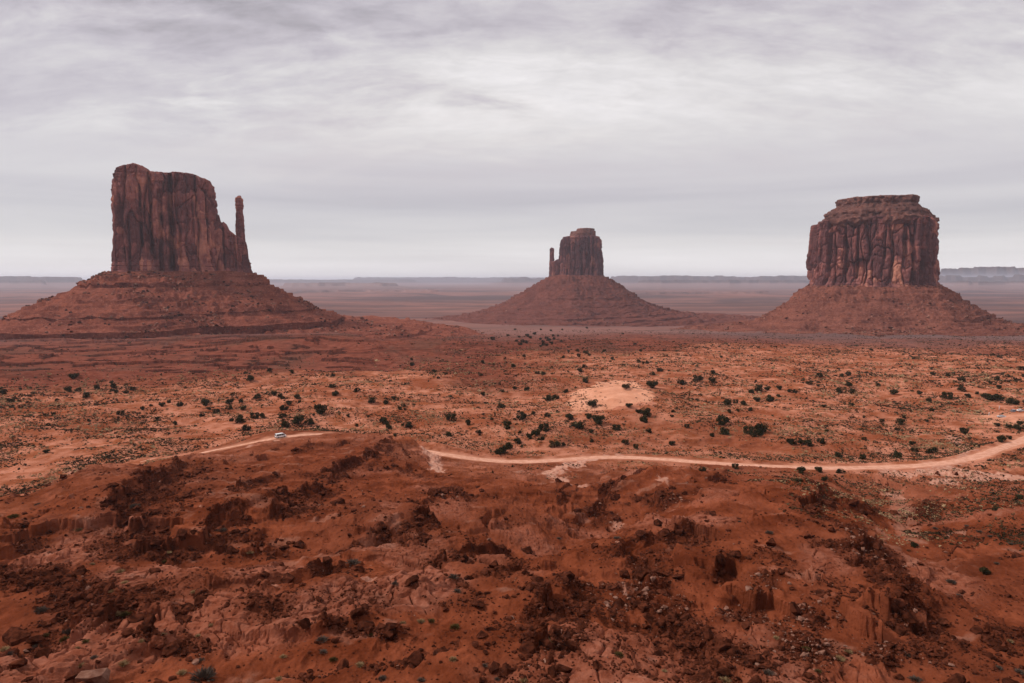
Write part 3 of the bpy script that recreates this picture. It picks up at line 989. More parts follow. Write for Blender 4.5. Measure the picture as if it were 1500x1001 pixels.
def superellipse(a, b, n=4.0, step=1.0, seed=0, wob=.04, x0=0.0):
    t = np.linspace(0, 2 * math.pi, 4000, endpoint=False)
    c, s = np.cos(t), np.sin(t)
    w = 1 + wob * perlin(np.cos(t) * 2.2 + 5, np.sin(t) * 2.2 + seed, seed)
    x = a * np.sign(c) * np.abs(c) ** (2 / n) * w + x0
    y = b * np.sign(s) * np.abs(s) ** (2 / n) * w
    P = np.column_stack([x, y])
    Pc = np.vstack([P, P[:1]])
    L = np.concatenate([[0], np.cumsum(np.hypot(*(Pc[1:] - Pc[:-1]).T))])
    m = int(L[-1] / step)
    u = np.linspace(0, L[-1], m, endpoint=False)
    Q = np.column_stack([np.interp(u, L, Pc[:, 0]), np.interp(u, L, Pc[:, 1])])
    k = np.hanning(31); k /= k.sum()
    T = np.roll(Q, -1, 0) - np.roll(Q, 1, 0)
    T = np.column_stack([np.convolve(np.concatenate([T[-15:, i], T[:, i], T[:15, i]]), k, 'valid') for i in (0, 1)])
    T /= np.linalg.norm(T, axis=1, keepdims=True)
    nrm = np.column_stack([T[:, 1], -T[:, 0]])
    return Q, nrm, u


def slabs(S, Z, width, zlen, seed):
    """vertical slabs of rock: offset -0.5..0.5, darkness of the joint 0..1, random facet value"""
    u = S / width + .38 * perlin(S / (width * 2.3), Z / (zlen * 1.3), seed) + .10 * perlin(S / (width * .4), Z / (zlen * .3), seed + 1)
    c = np.floor(u)
    f = u - c
    c = c.astype(np.int64)
    zz = Z / zlen * (.6 + .9 * rnd(c, 3, seed)) + 5 * rnd(c, 7, seed) + .22 * perlin(S / (width * .5), Z / zlen, seed + 2) + .35 * (f - .5) ** 2
    zc = np.floor(zz)
    off = .45 * rnd(c, 0, seed) + .55 * rnd(c, zc, seed + 3) - .5
    fz = zz - zc
    joint = np.maximum(np.exp(-(np.minimum(f, 1 - f) / .075) ** 2), .45 * np.exp(-(np.minimum(fz, 1 - fz) * zlen / 3.0) ** 2))
    return off, joint, rnd(c, zc, seed + 4)


class Frame:
    """local frame of a butte: x across the line of sight, y away from the camera, z true height"""

    def __init__(s, px, py, Y):
        s.Y = Y
        X, Yr, Z = ray(px, py)
        s.a0 = X / Yr
        s.phi = math.atan(s.a0)
        s.origin = np.array([s.a0 * Y, Y])
        s.cos = math.cos(s.phi)

    def loc(s, px, py):
        X, Yr, Z = ray(px, py)
        return (X / Yr - s.a0) * s.Y * s.cos, Z / Yr * s.Y

    def lx(s, px, py=400):
        return s.loc(px, py)[0]


def wall(name, parent, mat, outl, zb, topfn, amp=(9., 4.5, 1.8), batter=.04, grooves=(), seed=0, hstep=1.3, capdome=3.0, basefl=6.0, foot_strata=.16, bias=None, topround=5.0, cap_rings=14, ragged=True):
    Q, nrm, u = outl
    n = len(Q)
    ztop = topfn(Q[:, 0]) + (2.6 * (slabs(u, u * 0, 11, 40, seed + 31)[0]) if ragged else 0)
    H = (ztop - zb).max()
    m = max(8, int(H / hstep))
    hh = np.linspace(0, 1, m)
    S, HH = np.meshgrid(u, hh)
    TOP = np.tile(ztop, (m, 1))
    Z = zb + HH * (TOP - zb)
    o1, j1, r1 = slabs(S, Z, 44, 110, seed + 1)
    o2, j2, r2 = slabs(S, Z, 21, 46, seed + 2)
    o3, j3, r3 = slabs(S, Z, 8.5, 19, seed + 3)
    D = amp[0] * (o1 - .6 * j1) + amp[1] * (o2 - .6 * j2) + amp[2] * (o3 - .6 * j3)
    D += 1.1 * fbm(S / 7, Z / 12, 3, seed + 5) + 2.2 * perlin(S / 45, Z / 120, seed + 6)
    # thin bedded layers at the foot and near the rim
    zrel = Z - zb
    fs = 1 - sstep(foot_strata * H * .75, foot_strata * H, zrel + 3 * perlin(S / 30, Z / 60, seed + 8))
    D = D * (1 - .55 * fs) + fs * (1.4 * perlin(S * 0 + 3, Z / 2.2, seed + 9) + 1.2)
    rs = sstep(-.20 * H, -.08 * H, Z - TOP)
    D = D + rs * (1.5 * perlin(S / 60, Z / 3.0, seed + 10))
    D += basefl * np.exp(-zrel / (H * .10))
    D -= batter * zrel
    # rounded shoulder at the rim
    e = np.clip((TOP - Z) / topround, 0, 1)
    D -= topround * .7 * (1 - np.sqrt(np.clip(1 - (1 - e) ** 2, 0, 1)))
    qx, qy = np.tile(Q[:, 0], (m, 1)), np.tile(Q[:, 1], (m, 1))
    for gx, gw, gd, h0, h1 in grooves:
        gxx = gx + gw * .6 * perlin(Z / 30, Z * 0 + gx, seed + 12)
        g = np.exp(-(np.abs(qx - gxx) / gw) ** 3) * (qy < 0) * sstep(h0 - .04, h0, HH) * (1 - sstep(h1, h1 + .05, HH))
        D -= gd * g
    if bias is not None:
        D = D + bias(qx, qy, HH, Z)
    x = qx + nrm[None, :, 0] * D
    y = qy + nrm[None, :, 1] * D
    V = [np.stack([x, y, Z], 2).reshape(-1, 3)]
    fac = [(.5 * r2 + .3 * r1 + .2 * r3).ravel()]
    cx, cy = x[-1], y[-1]
    mx = Q[:, 0].mean()
    yc = Q[:, 1].mean()
    for k in range(1, cap_rings + 1):
        t = k / cap_rings
        px_ = mx + (cx - mx) * (1 - .55 * t)
        py_ = yc + (cy - yc) * (1 - t)
        pz = topfn(px_) + capdome * math.sin(t * math.pi / 2) + (1.6 * fbm(px_ / 9, py_ / 9, 3, seed + 20)) * min(1, t * 4)
        V.append(np.column_stack([px_, py_, pz]))
        fac.append(np.full(n, .5))
    V = np.concatenate(V)
    fac = np.concatenate(fac)
    rows = m + cap_rings
    i, j = np.meshgrid(np.arange(rows - 1), np.arange(n), indexing='ij')
    jn = (j + 1) % n
    F = np.stack([i * n + j, i * n + jn, (i + 1) * n + jn, (i + 1) * n + j], 2).reshape(-1, 4)
    return mesh_np(name, V, F, mat, parent, smooth=False, attrs={'facet': fac})


def sweep(name, parent, mat, outl, prof, fL, fR, fF, seed=0, rough=1.0, bury=.35, skirt=0.0, cap=False, facet=.5, edge=0.0, widen=0.0):
    """a skirt of rock round an outline: profile of (distance outwards, height) with its ledges"""
    Q, nrm, u = outl
    n = len(Q)
    P = np.array(prof, float)
    seg = np.hypot(P[1:, 0] - P[:-1, 0], P[1:, 1] - P[:-1, 1])
    L = np.concatenate([[0], np.cumsum(seg)])
    m = int(L[-1] / 1.5)
    # keep samples on every corner of the profile
    t = np.unique(np.concatenate([np.linspace(0, L[-1], m), L, L[1:] - .3, L[:-1] + .3]))
    off, zz = np.interp(t, L, P[:, 0]), np.interp(t, L, P[:, 1])
    # the same slope without its ledges, where debris has buried them
    ks = max(3, int(len(t) * .16) | 1)
    k = np.hanning(ks); k /= k.sum()
    zs = np.convolve(np.pad(zz, ks // 2, mode='edge'), k, 'valid')[:len(t)]
    m = len(t)
    ang = np.arctan2(nrm[:, 1], nrm[:, 0])
    fac = np.where(nrm[:, 0] < 0, fL, fR) * nrm[:, 0] ** 2 + fF * nrm[:, 1] ** 2
    S, OFF = np.meshgrid(u, off)
    Zp = np.tile(zz[:, None], (1, n)); Zs = np.tile(zs[:, None], (1, n))
    arc = S                                           # distance along the cliff foot, so gullies fan out below it
    x0, y0 = Q[None, :, 0] + nrm[None, :, 0] * OFF * fac[None, :], Q[None, :, 1] + nrm[None, :, 1] * OFF * fac[None, :]
    b = sstep(.05, .35, perlin(x0 / 75, y0 / 75, seed + 1) + .6 * perlin(x0 / 22, y0 / 22, seed + 2) + bury + .34 * sstep(-75, -40, Zp) - .35)
    Z = Zp * (1 - b) + Zs * b
    out = np.maximum(OFF, 0)
    gul = ridged(arc / 34, out / 260, 3, seed + 3) - .6
    Z = Z + rough * (1 - .75 * (1 - b)) * (gul * np.clip(out / 30, 0, 1) * 3.4 + 3.0 * fbm(x0 / 11, y0 / 11, 5, seed + 4) * np.clip(out / 8, 0, 1))
    for per_, sd_ in ((10.0, 31), (4.6, 37)):
        q_ = Z / per_ + .3 * perlin(x0 / 70, y0 / 70, seed + sd_)
        f_ = q_ - np.floor(q_)
        mk_ = sstep(-.05, .3, perlin(x0 / 38, y0 / 38, seed + sd_ + 1) + .5 * perlin(x0 / 12, y0 / 12, seed + sd_ + 2)) * np.clip(out / 15, 0, 1)
        Z = Z + rough * mk_ * per_ * .85 * (sstep(.62, .72, f_) - f_ + .35)
    R = OFF * fac[None, :]
    R = R + rough * np.clip(out / 10, 0, 1) * (4.5 * perlin(x0 / 60, y0 / 60, seed + 5) + 3.0 * perlin(x0 / 17, y0 / 17, seed + 6) + 1.8 * perlin(arc / 5, Zp / 30, seed + 7))
    if edge:
        R = R + edge * (perlin(arc / 26, Zp / 60, seed + 8) * 1.6 + .8 * perlin(arc / 8, Zp / 10, seed + 9) + .9 * (slabs(S, Z, 9, 30, seed + 11)[0]))
    big = np.clip(out / 70, 0, 1)
    Z = Z + rough * big * (2.6 * perlin(x0 / 95, y0 / 95, seed + 14) + .02 * x0)
    R = R * (1 + .16 * rough * big * perlin(S / (u[-1] / 7.), OFF * 0, seed + 15)) + widen * np.maximum(nrm[None, :, 0], 0) * sstep(140, 270, OFF) * 60
    x = Q[None, :, 0] + nrm[None, :, 0] * R
    y = Q[None, :, 1] + nrm[None, :, 1] * R
    V = np.stack([x, y, Z], 2).reshape(-1, 3)
    rows = m
    if cap:
        top = V[:n].copy()
        c = np.array([Q[:, 0].mean(), Q[:, 1].mean()])
        rings = []
        for kk in range(9, 0, -1):
            tt = kk / 9
            p = top.copy()
            p[:, :2] = c + (p[:, :2] - c) * (1 - tt)
            p[:, 2] = top[:, 2] + 2.2 * tt + 1.3 * fbm(p[:, 0] / 9, p[:, 1] / 9, 3, seed)
            rings.append(p)
        V = np.concatenate(rings + [V])
        rows += 9
    i, j = np.meshgrid(np.arange(rows - 1), np.arange(n), indexing='ij')
    jn = (j + 1) % n
    F = np.stack([i * n + j, i * n + jn, (i + 1) * n + jn, (i + 1) * n + j], 2).reshape(-1, 4)
    o = mesh_np(name, V, F[:, ::-1], mat, parent, attrs={'facet': np.full(len(V), facet)})
    return o, V.reshape(rows, n, 3)


def place(root, fr):
    root.location = (fr.origin[0], fr.origin[1], 0)
    root.rotation_euler = (0, 0, -fr.phi)


def top_from_px(fr, pts, depth=0.0):
    q = np.array(sorted(fr.loc(px, py) for px, py in pts))
    q[:, 1] *= (fr.Y - depth) / fr.Y                 # the rim seen is the one nearest the viewer
    return lambda x: np.interp(x, q[:, 0], q[:, 1])


# rock shapes shared by boulders and rubble
def rock_proto(seed, flat=.7):
    r = random.Random(seed)
    bm = bmesh.new()
    for _ in range(15):
        v = Vector((r.gauss(0, 1), r.gauss(0, 1), r.gauss(0, 1))).normalized()
        k = max(abs(v.x), abs(v.y), abs(v.z)) ** .6
        bm.verts.new((v.x / k * .5 * r.uniform(.85, 1.15), v.y / k * .42 * r.uniform(.85, 1.15), v.z / k * .5 * flat * r.uniform(.85, 1.1)))
    res = bmesh.ops.convex_hull(bm, input=bm.verts)
    junk = {g for g in res['geom_interior'] + res['geom_unused'] if isinstance(g, bmesh.types.BMVert)}
    for v in junk:
        bm.verts.remove(v)
    bmesh.ops.triangulate(bm, faces=bm.faces)
    bm.verts.index_update()
    V = np.array([v.co[:] for v in bm.verts])
    F = np.array([[v.index for v in f.verts] for f in bm.faces])
    bm.free()
    return V, F


ROCKS = [rock_proto(s, f) for s, f in zip(range(40, 52), [.5, .6, .7, .8, .45, .65, .75, .55, .9, .35, .4, .6])]


def scatter(name, protos, pos, size, mats, matidx=None, parent=None, smooth=False, tilt=.35, zs=None):
    """merge many transformed copies of small meshes into one stuff mesh"""
    VV, FF, MI = [], [], []
    base = 0
    n = len(pos)
    pick = rng.integers(0, len(protos), n)
    rz = rng.random(n) * 6.283
    tx = rng.normal(0, tilt, n)
    for k, (pv, pf) in enumerate(protos):
        ix = np.where(pick == k)[0]
        if not len(ix):
            continue
        c, s = np.cos(rz[ix]), np.sin(rz[ix])
        v = pv[None] * size[ix][:, None, None] * (1 if zs is None else np.stack([np.ones(len(ix)), np.ones(len(ix)), zs[ix]], 1)[:, None, :])
        ct, st = np.cos(tx[ix])[:, None], np.sin(tx[ix])[:, None]
        y0 = v[..., 1] * ct - v[..., 2] * st
        z0 = v[..., 1] * st + v[..., 2] * ct
        X = v[..., 0] * c[:, None] - y0 * s[:, None]
        Y = v[..., 0] * s[:, None] + y0 * c[:, None]
        W = np.stack([X, Y, z0], 2) + pos[ix][:, None, :]
        f = pf[None] + (base + np.arange(len(ix))[:, None, None] * len(pv))
        base += len(ix) * len(pv)
        VV.append(W.reshape(-1, 3)); FF.append(f.reshape(-1, pf.shape[1]))
        if matidx is not None:
            MI.append(np.repeat(matidx[ix], len(pf)))
    return mesh_np(name, np.concatenate(VV), np.concatenate(FF), mats, parent, smooth, np.concatenate(MI) if MI else None)


def talus_rocks(name, G, fr, n, smin, smax, seed, label):
    r = np.random.default_rng(seed)
    rows, cols = G.shape[:2]
    i = (r.random(n * 3) ** .8 * (rows - 2)).astype(int)
    j = r.integers(0, cols, n * 3)
    p = G[i, j]
    keep = (p[:, 1] < 40)
    dens = perlin(p[:, 0] / 60, p[:, 2] / 25, seed) + .4 * perlin(p[:, 0] / 18, p[:, 2] / 9, seed + 1)
    keep &= r.random(n * 3) < np.clip(.25 + 1.6 * dens, 0.02, 1)
    p = p[keep][:n]
    sz = smin + (smax - smin) * r.random(len(p)) ** 5
    ph = -fr.phi
    q = np.column_stack([fr.origin[0] + p[:, 0] * math.cos(ph) - p[:, 1] * math.sin(ph), fr.origin[1] + p[:, 0] * math.sin(ph) + p[:, 1] * math.cos(ph), p[:, 2] + sz * .15])
    o = scatter(name, ROCKS, q, sz, [M_TROCK, M_ROCKD, M_ROCKP], (r.random(len(p)) * 2.5).astype(int).clip(0, 2))
    tag(o, label, 'rubble', kind='stuff')


def west_butte():
    fr = Frame(265, 398, 1400.0)
    root = empty("sandstone_butte", (0, 0, 0))
    place(root, fr)
    tag(root, "broad flat-topped red sandstone butte with a tall thin rock finger beside its cliff", "butte", "sandstone buttes")
    zb = 8.0
    top = top_from_px(fr, [(150, 262), (160, 261), (166, 256), (171, 249), (180, 246), (190, 243.5), (198, 241.5), (210, 244), (219, 248), (222, 251.5), (244, 251.5), (256, 249), (272, 250), (284, 251.5), (296, 257), (308, 258.5), (313, 264), (320, 272), (330, 278)], 60)
    xl, xr = fr.lx(165, 330), fr.lx(320, 330)
    a, c = (xr - xl) / 2, (xr + xl) / 2
    out = superellipse(a - 3, 62, 5.0, 1.05, 3, .03, c)
    gx = lambda p: fr.lx(p, 320)
    wall("cliff", root, M_W, out, zb, top, (14, 8, 2.6), .035, [(gx(251), 4.5, 26, .10, .97), (gx(223), 2.6, 14, .25, .9), (gx(209), 2.2, 10, .30, .8), (gx(178), 3.0, 10, .30, .72), (gx(236), 3.5, 12, .05, .8),
                                                         (gx(303), 2.0, 9, .35, .85), (gx(192), 2.0, 7, .05, .5), (gx(283), 1.8, 5, .4, .75)], 30, 1.2, 1.5, 4.0, .17,
         bias=lambda x, y, h, z: np.where((x < fr.lx(182)) & (y < 20), 3.0 * sstep(.6, .7, h) * (1 - sstep(.84, .87, h)), 0) + 4.0 * np.exp(-((x - gx(243)) / 7) ** 2) * (y < 0) * (1 - sstep(.28, .33, h)) * 2.4)
    # broken shoulder between cliff and finger
    tops = top_from_px(fr, [(300, 322), (312, 318), (319, 311), (322, 322), (325, 325), (328, 323), (333, 328), (337, 336), (343, 340), (347, 344), (352, 346), (362, 352), (367, 366), (370, 380), (374, 388), (380, 396)], 45)
    xl, xr = fr.lx(300, 350), fr.lx(371, 380)
    out = superellipse((xr - xl) / 2, 34, 3.4, .9, 5, .05, (xr + xl) / 2)
    out[0][:, 1] -= 16
    wall("broken_shoulder", root, M_W, out, zb - 4, tops, (6, 5, 2.4), .05, [(fr.lx(327, 360), 2, 6, .2, .9), (fr.lx(345, 360), 2, 7, .2, .95)], 37, 1.1, 3.0, 4.0, .2, topround=6)
    # the finger
    topf = top_from_px(fr, [(340, 284.5), (347, 284), (352, 282.5), (358, 284), (365, 286)], 20)
    xl, xr = fr.lx(346, 320), fr.lx(361.5, 320)
    out = superellipse((xr - xl) / 2, 11, 3.0, .6, 8, .05, (xr + xl) / 2)
    out[0][:, 1] -= 12
    wall("spire", root, M_W, out, zb + 8, topf, (1.2, 1.8, 1.5), .012, [], 41, .9, 1.0, 5.0, .1, topround=3.0, cap_rings=6,
         bias=lambda x, y, h, z: 3.4 * np.exp(-h / .2) - 1.2 * np.exp(-((h - .82) / .03) ** 2) + .9 * np.exp(-((h - .92) / .05) ** 2))
    xl, xr = fr.lx(162, 395), fr.lx(372, 395)
    out = superellipse((xr - xl) / 2, 70, 3.6, 1.6, 9, .02, (xr + xl) / 2)
    prof = [(-34, 26), (0, 21), (16, 13), (17, 10), (40, -1), (42, -2), (41, -8), (92, -31), (93, -32.5), (146, -56), (148, -57), (146.5, -61), (188, -76), (192, -77.5), (190, -92), (225, -95), (227, -97), (290, -96.5), (292, -100), (360, -101), (362, -104), (520, -126)]
    o, G = sweep("talus_slope", root, M_TW, out, prof, 1.12, .82, 1.17, 50, 1.0, .08, widen=1.0)
    talus_rocks("talus_boulders", G, fr, 15000, 1.0, 7.0, 3, "loose boulders strewn down the red slope under the finger butte")
    return fr


def right_butte():
    fr = Frame(1280, 410, 1700.0)
    root = empty("sandstone_butte", (0, 0, 0))
    place(root, fr)
    tag(root, "massive round red sandstone butte with stepped cap and no finger, on a cone of scree", "butte", "sandstone buttes")
    zb = -22.0
    top = top_from_px(fr, [(1170, 324), (1183, 323.5), (1186, 322), (1197, 321.5), (1201, 318), (1215, 317), (1260, 316), (1300, 316), (1350, 317), (1362, 318), (1367, 321), (1380, 326)], 110)
    xl, xr = fr.lx(1182, 380), fr.lx(1374, 380)
    out = superellipse((xr - xl) / 2 - 4, 125, 3.0, 1.2, 13, .035, (xr + xl) / 2)
    gx = lambda p: fr.lx(p, 360)
    wall("cliff", root, M_M, out, zb, top, (19, 10, 3.0), .045, [(gx(1258), 3.0, 14, .2, .9), (gx(1241), 2.4, 9, .3, .8), (gx(1213), 2.6, 12, .3, .85), (gx(1323), 4.0, 14, .5, .95), (gx(1349), 5.0, 13, .3, .86), (gx(1336), 2.2, 7, .1, .9),
                                                          (gx(1296), 2.0, 9, .45, .9), (gx(1347), 3.0, 12, .02, .3), (gx(1190), 2, 8, .2, .8), (gx(1275), 2, 7, .5, .95), (gx(1226), 2, 6, .1, .6)], 61, 1.4, 2.0, 8.0, .13, topround=5)
    # stepped cap
    def capring(p0, p1, py, depth):
        xl, xr = fr.lx(p0, py), fr.lx(p1, py)
        return superellipse((xr - xl) / 2, depth, 2.8, 1.2, 15, .03, (xr + xl) / 2)
    z = lambda py: fr.loc(1280, py)[1] * .955
    out = capring(1228, 1342, 288, 70)
    prof = [(0, z(285.5)), (2.5, z(287)), (3.2, z(293)), (1.0, z(296)), (14, z(303)), (30, z(308)), (32.5, z(310)), (31, z(313.2)), (37, z(315.5)), (39, z(318.5)), (46, z(319.5)), (47, z(324)), (40, z(332))]
    sweep("summit_cap", root, M_CAP, out, prof, 1.0, .9, 1.15, 70, .6, .26, cap=True, edge=7.0)
    xl, xr = fr.lx(1181, 412), fr.lx(1374, 412)
    out = superellipse((xr - xl) / 2, 128, 2.9, 2.0, 17, .03, (xr + xl) / 2)
    prof = [(-40, -2), (0, -6), (40, -36), (41, -37), (43, -43.5), (108, -84), (109.5, -89.5), (146, -101), (147, -103), (250, -112), (500, -140)]
    o, G = sweep("talus_slope", root, M_TM, out, prof, .98, .92, 1.0, 80, 1.0, .30)
    talus_rocks("talus_boulders", G, fr, 9000, 1.2, 7.0, 5, "loose boulders strewn down the slope under the round butte")


def far_butte():
    fr = Frame(845, 400, 2900.0)
    root = empty("sandstone_butte", (0, 0, 0))
    place(root, fr)
    tag(root, "smallest and farthest sandstone butte, with a short rock finger and a dark summit block", "butte", "sandstone buttes")
    zb = 5.0
    top = top_from_px(fr, [(812, 356), (817, 353), (820, 349), (826, 346.5), (840, 345.5), (870, 345.5), (878, 346), (882, 347), (888, 353)], 60)
    xl, xr = fr.lx(817, 380), fr.lx(885, 380)
    out = superellipse((xr - xl) / 2 - 4, 80, 3.2, 1.6, 23, .03, (xr + xl) / 2)
    gx = lambda p: fr.lx(p, 375)
    wall("cliff", root, M_E, out, zb, top, (11, 9, 4), .055, [(gx(869.5), 3.5, 14, .2, .97), (gx(852), 4, 9, .1, .7), (gx(831), 3.5, 9, .15, .75), (gx(861), 2.6, 7, .3, .95), (gx(842), 3, 7, .05, .3)], 91, 2.2, 2.0, 6.0, .15, topround=8)
    tops = top_from_px(fr, [(798, 388), (805, 385), (811, 383.5), (815, 381), (820, 380)])
    xl, xr = fr.lx(805, 390), fr.lx(822, 390)
    out = superellipse((xr - xl) / 2, 34, 3.0, 1.6, 25, .04, (xr + xl) / 2)
    wall("broken_shoulder", root, M_E, out, zb, tops, (3, 3, 2), .03, [], 95, 2.0, 1.0, 4.0, .15)
    topf = top_from_px(fr, [(804, 364), (808, 363), (811, 364)])
    xl, xr = fr.lx(804.2, 375), fr.lx(812.6, 375)
    out = superellipse((xr - xl) / 2 - .6, 9, 2.6, 1.0, 26, .04, (xr + xl) / 2)
    wall("spire", root, M_E, out, zb + 10, topf, (1.2, 1.6, 1.5), .022, [], 97, 1.6, 1.0, 5.0, .1, topround=4, cap_rings=5)
    z = lambda py: fr.loc(850, py)[1] * .985
    xl, xr = fr.lx(847, 337), fr.lx(869, 337)
    out = superellipse((xr - xl) / 2, 22, 3.0, 1.3, 27, .05, (xr + xl) / 2)
    prof = [(0, z(333.8)), (2, z(335)), (3.5, z(337.6)), (14, z(338.6)), (15.5, z(341)), (17, z(344.5)), (16, z(350))]
    sweep("summit_cap", root, M_CAP, out, prof, 2.1, .55, 1.2, 101, .45, .05, cap=True, edge=2.5)
    xl, xr = fr.lx(806, 404), fr.lx(886, 404)
    out = superellipse((xr - xl) / 2, 88, 2.8, 2.4, 28, .03, (xr + xl) / 2)
    prof = [(-40, 36), (0, 28), (90, -26), (92, -31), (150, -62), (151.5, -70), (210, -95), (211, -99), (270, -116), (272, -121), (340, -130), (341, -134), (430, -143), (431, -147), (800, -170)]
    o, G = sweep("talus_slope", root, M_TE, out, prof, 1.0, .84, 1.1, 110, 1.1, .25)
    talus_rocks("talus_boulders", G, fr, 4000, 1.5, 8.0, 9, "loose boulders strewn down the slope under the farthest butte")


west_butte()
right_butte()
far_butte()

# ------------------------------------------------------------------ vegetation


def leaf_cloud(seed, n, lobes, leaf, squash=.8, hollow=.35):
    r = np.random.default_rng(seed)
    V, F = [], []
    for k in range(n):
        lx, ly, lz, lr = lobes[r.integers(len(lobes))]
        d = r.normal(size=3); d /= np.linalg.norm(d)
        q = lr * (hollow + (1 - hollow) * r.random() ** .5)
        c = np.array([lx, ly, lz]) + d * q * np.array([1, 1, squash])
        if c[2] < .02:
            c[2] = .02 + .05 * r.random()
        a = r.normal(size=3); a /= np.linalg.norm(a)
        b = np.cross(a, r.normal(size=3)); b /= np.linalg.norm(b) + 1e-9
        s = leaf * r.uniform(.6, 1.4)
        i = len(V)
        V += [c - a * s, c + b * s * .55, c + a * s, c - b * s * .55]
        F.append((i, i + 1, i + 2, i + 3))
    return np.array(V), np.array(F)


def juniper_proto(seed):
    r = random.Random(seed)
    lobes = [(0, 0, .36, .36)]
    for k in range(r.randint(5, 8)):
        a = r.uniform(0, 6.28)
        lobes.append((math.cos(a) * r.uniform(.16, .36), math.sin(a) * r.uniform(.16, .36), r.uniform(.10, .50), r.uniform(.15, .25)))
    V, F = leaf_cloud(seed, 1500, lobes, .044, .9)
    me = mesh_np("crown", V, F, M_LEAF, smooth=False)
    bm = bmesh.new()
    for k in range(4):
        a = r.uniform(0, 6.28)
        p0 = Vector((math.cos(a) * .03, math.sin(a) * .03, -.06))
        p1 = Vector((math.cos(a) * .14, math.sin(a) * .14, .22))
        p2 = Vector((math.cos(a + .3) * .26, math.sin(a + .3) * .26, .5))
        rings = []
        for p, rad in ((p0, .045), (p1, .03), (p2, .012)):
            rings.append([bm.verts.new(p + Vector((math.cos(t) * rad, math.sin(t) * rad, 0))) for t in (0, 1.26, 2.51, 3.77, 5.03)])
        for A, B in zip(rings[:-1], rings[1:]):
            for i in range(5):
                bm.faces.new((A[i], A[(i + 1) % 5], B[(i + 1) % 5], B[i]))
    tr = bm_obj("trunk", bm, M_BARK)
    return me, tr


JUN = [juniper_proto(s) for s in (3, 8, 15, 21, 34)]
for c_, t_ in JUN:
    COL.objects.unlink(c_); COL.objects.unlink(t_)

# photo positions: x, y of the foot, width in photo pixels
T4 = [(293, 147, 12), (420, 140, 10), (370, 176, 11), (46, 197, 10), (318, 90, 14), (482, 117, 7), (546, 160, 7), (571, 146, 8), (490, 135, 9), (699, 215, 9), (616, 230, 7), (776, 213, 9), (519, 250, 11),
      (884, 205, 13), (991, 200, 12), (987, 228, 9), (1041, 198, 8), (1107, 180, 10), (1080, 103, 11), (1050, 229, 9), (1021, 278, 18), (1062, 316, 12), (1100, 263, 13), (1131, 263, 10), (1183, 167, 9), (1208, 177, 8),
      (1226, 228, 12), (1246, 207, 9), (1217, 262, 11), (1286, 283, 17), (1332, 290, 12), (1229, 300, 13), (1381, 240, 19), (1283, 183, 9), (1446, 167, 10), (1435, 133, 10), (1261, 73, 7), (1160, 67, 7), (932, 243, 9), (200, 415, 9),
      (15, 158, 12), (872, 258, 8), (335, 150, 8), (755, 295, 8), (680, 272, 8)]
T5 = [(70, 151, 9), (195, 205, 9), (252, 231, 7), (183, 285, 14), (205, 313, 9), (281, 300, 14), (66, 303, 7), (129, 198, 11), (690, 220, 11), (800, 147, 9), (900, 188, 11), (924, 182, 10), (471, 272, 15), (546, 293, 10), (715, 300, 12),
      (775, 263, 16), (888, 258, 9), (870, 311, 16), (841, 335, 14), (983, 267, 13), (1015, 300, 17), (1065, 263, 12), (1110, 278, 20), (1084, 212, 14), (1240, 217, 10), (1306, 245, 17), (1306, 278, 14), (1187, 315, 12), (1228, 135, 11),
      (1341, 128, 17), (1462, 118, 9), (1054, 108, 12), (967, 157, 7), (845, 78, 6), (1028, 67, 8), (1050, 50, 7), (450, 82, 7), (743, 47, 8), (609, 30, 6), (400, 70, 6), (700, 408, 14), (680, 420, 12), (725, 395, 12), (920, 385, 14), (760, 372, 12),
      (1340, 80, 8), (1375, 65, 9), (1270, 397, 8), (1225, 378, 9), (1425, 383, 9), (590, 330, 8), (860, 360, 10), (812, 352, 10)]
T6 = [(65, 105, 12), (127, 110, 10), (4, 118, 9), (197, 205, 13), (229, 203, 8), (262, 208, 10), (320, 193, 10), (373, 192, 13), (298, 157, 10), (325, 147, 12), (365, 145, 9), (416, 143, 8), (463, 153, 7), (485, 157, 7), (592, 88, 9),
      (547, 121, 8), (714, 83, 8), (687, 88, 7), (677, 152, 13), (731, 161, 9), (716, 127, 10), (911, 160, 11), (1020, 163, 9), (1063, 193, 10), (1143, 178, 15), (1203, 150, 9), (1230, 177, 9), (1145, 87, 7), (1203, 103, 10), (1268, 165, 6),
      (1310, 178, 14), (1340, 184, 16), (1366, 184, 12), (1420, 200, 15), (942, 290, 12), (858, 283, 7), (990, 380, 9), (930, 433, 13), (341, 318, 21), (283, 330, 14), (320, 342, 14), (172, 285, 18), (183, 332, 16), (128, 345, 9), (465, 375, 11),
      (508, 375, 9), (541, 382, 13), (595, 373, 10), (670, 430, 12), (775, 440, 11), (510, 495, 14), (587, 497, 11), (683, 500, 11), (85, 493, 10), (225, 482, 10), (500, 540, 9), (610, 535, 9), (1378, 363, 13), (1440, 310, 12), (1213, 330, 12),
      (1357, 665, 12), (1303, 935, 15), (997, 820, 11), (1450, 610, 12), (1465, 60, 8), (1367, 8, 6), (1077, 82, 7), (1400, 90, 7), (1090, 405, 10), (1060, 415, 10), (1000, 410, 9), (1455, 295, 9)]
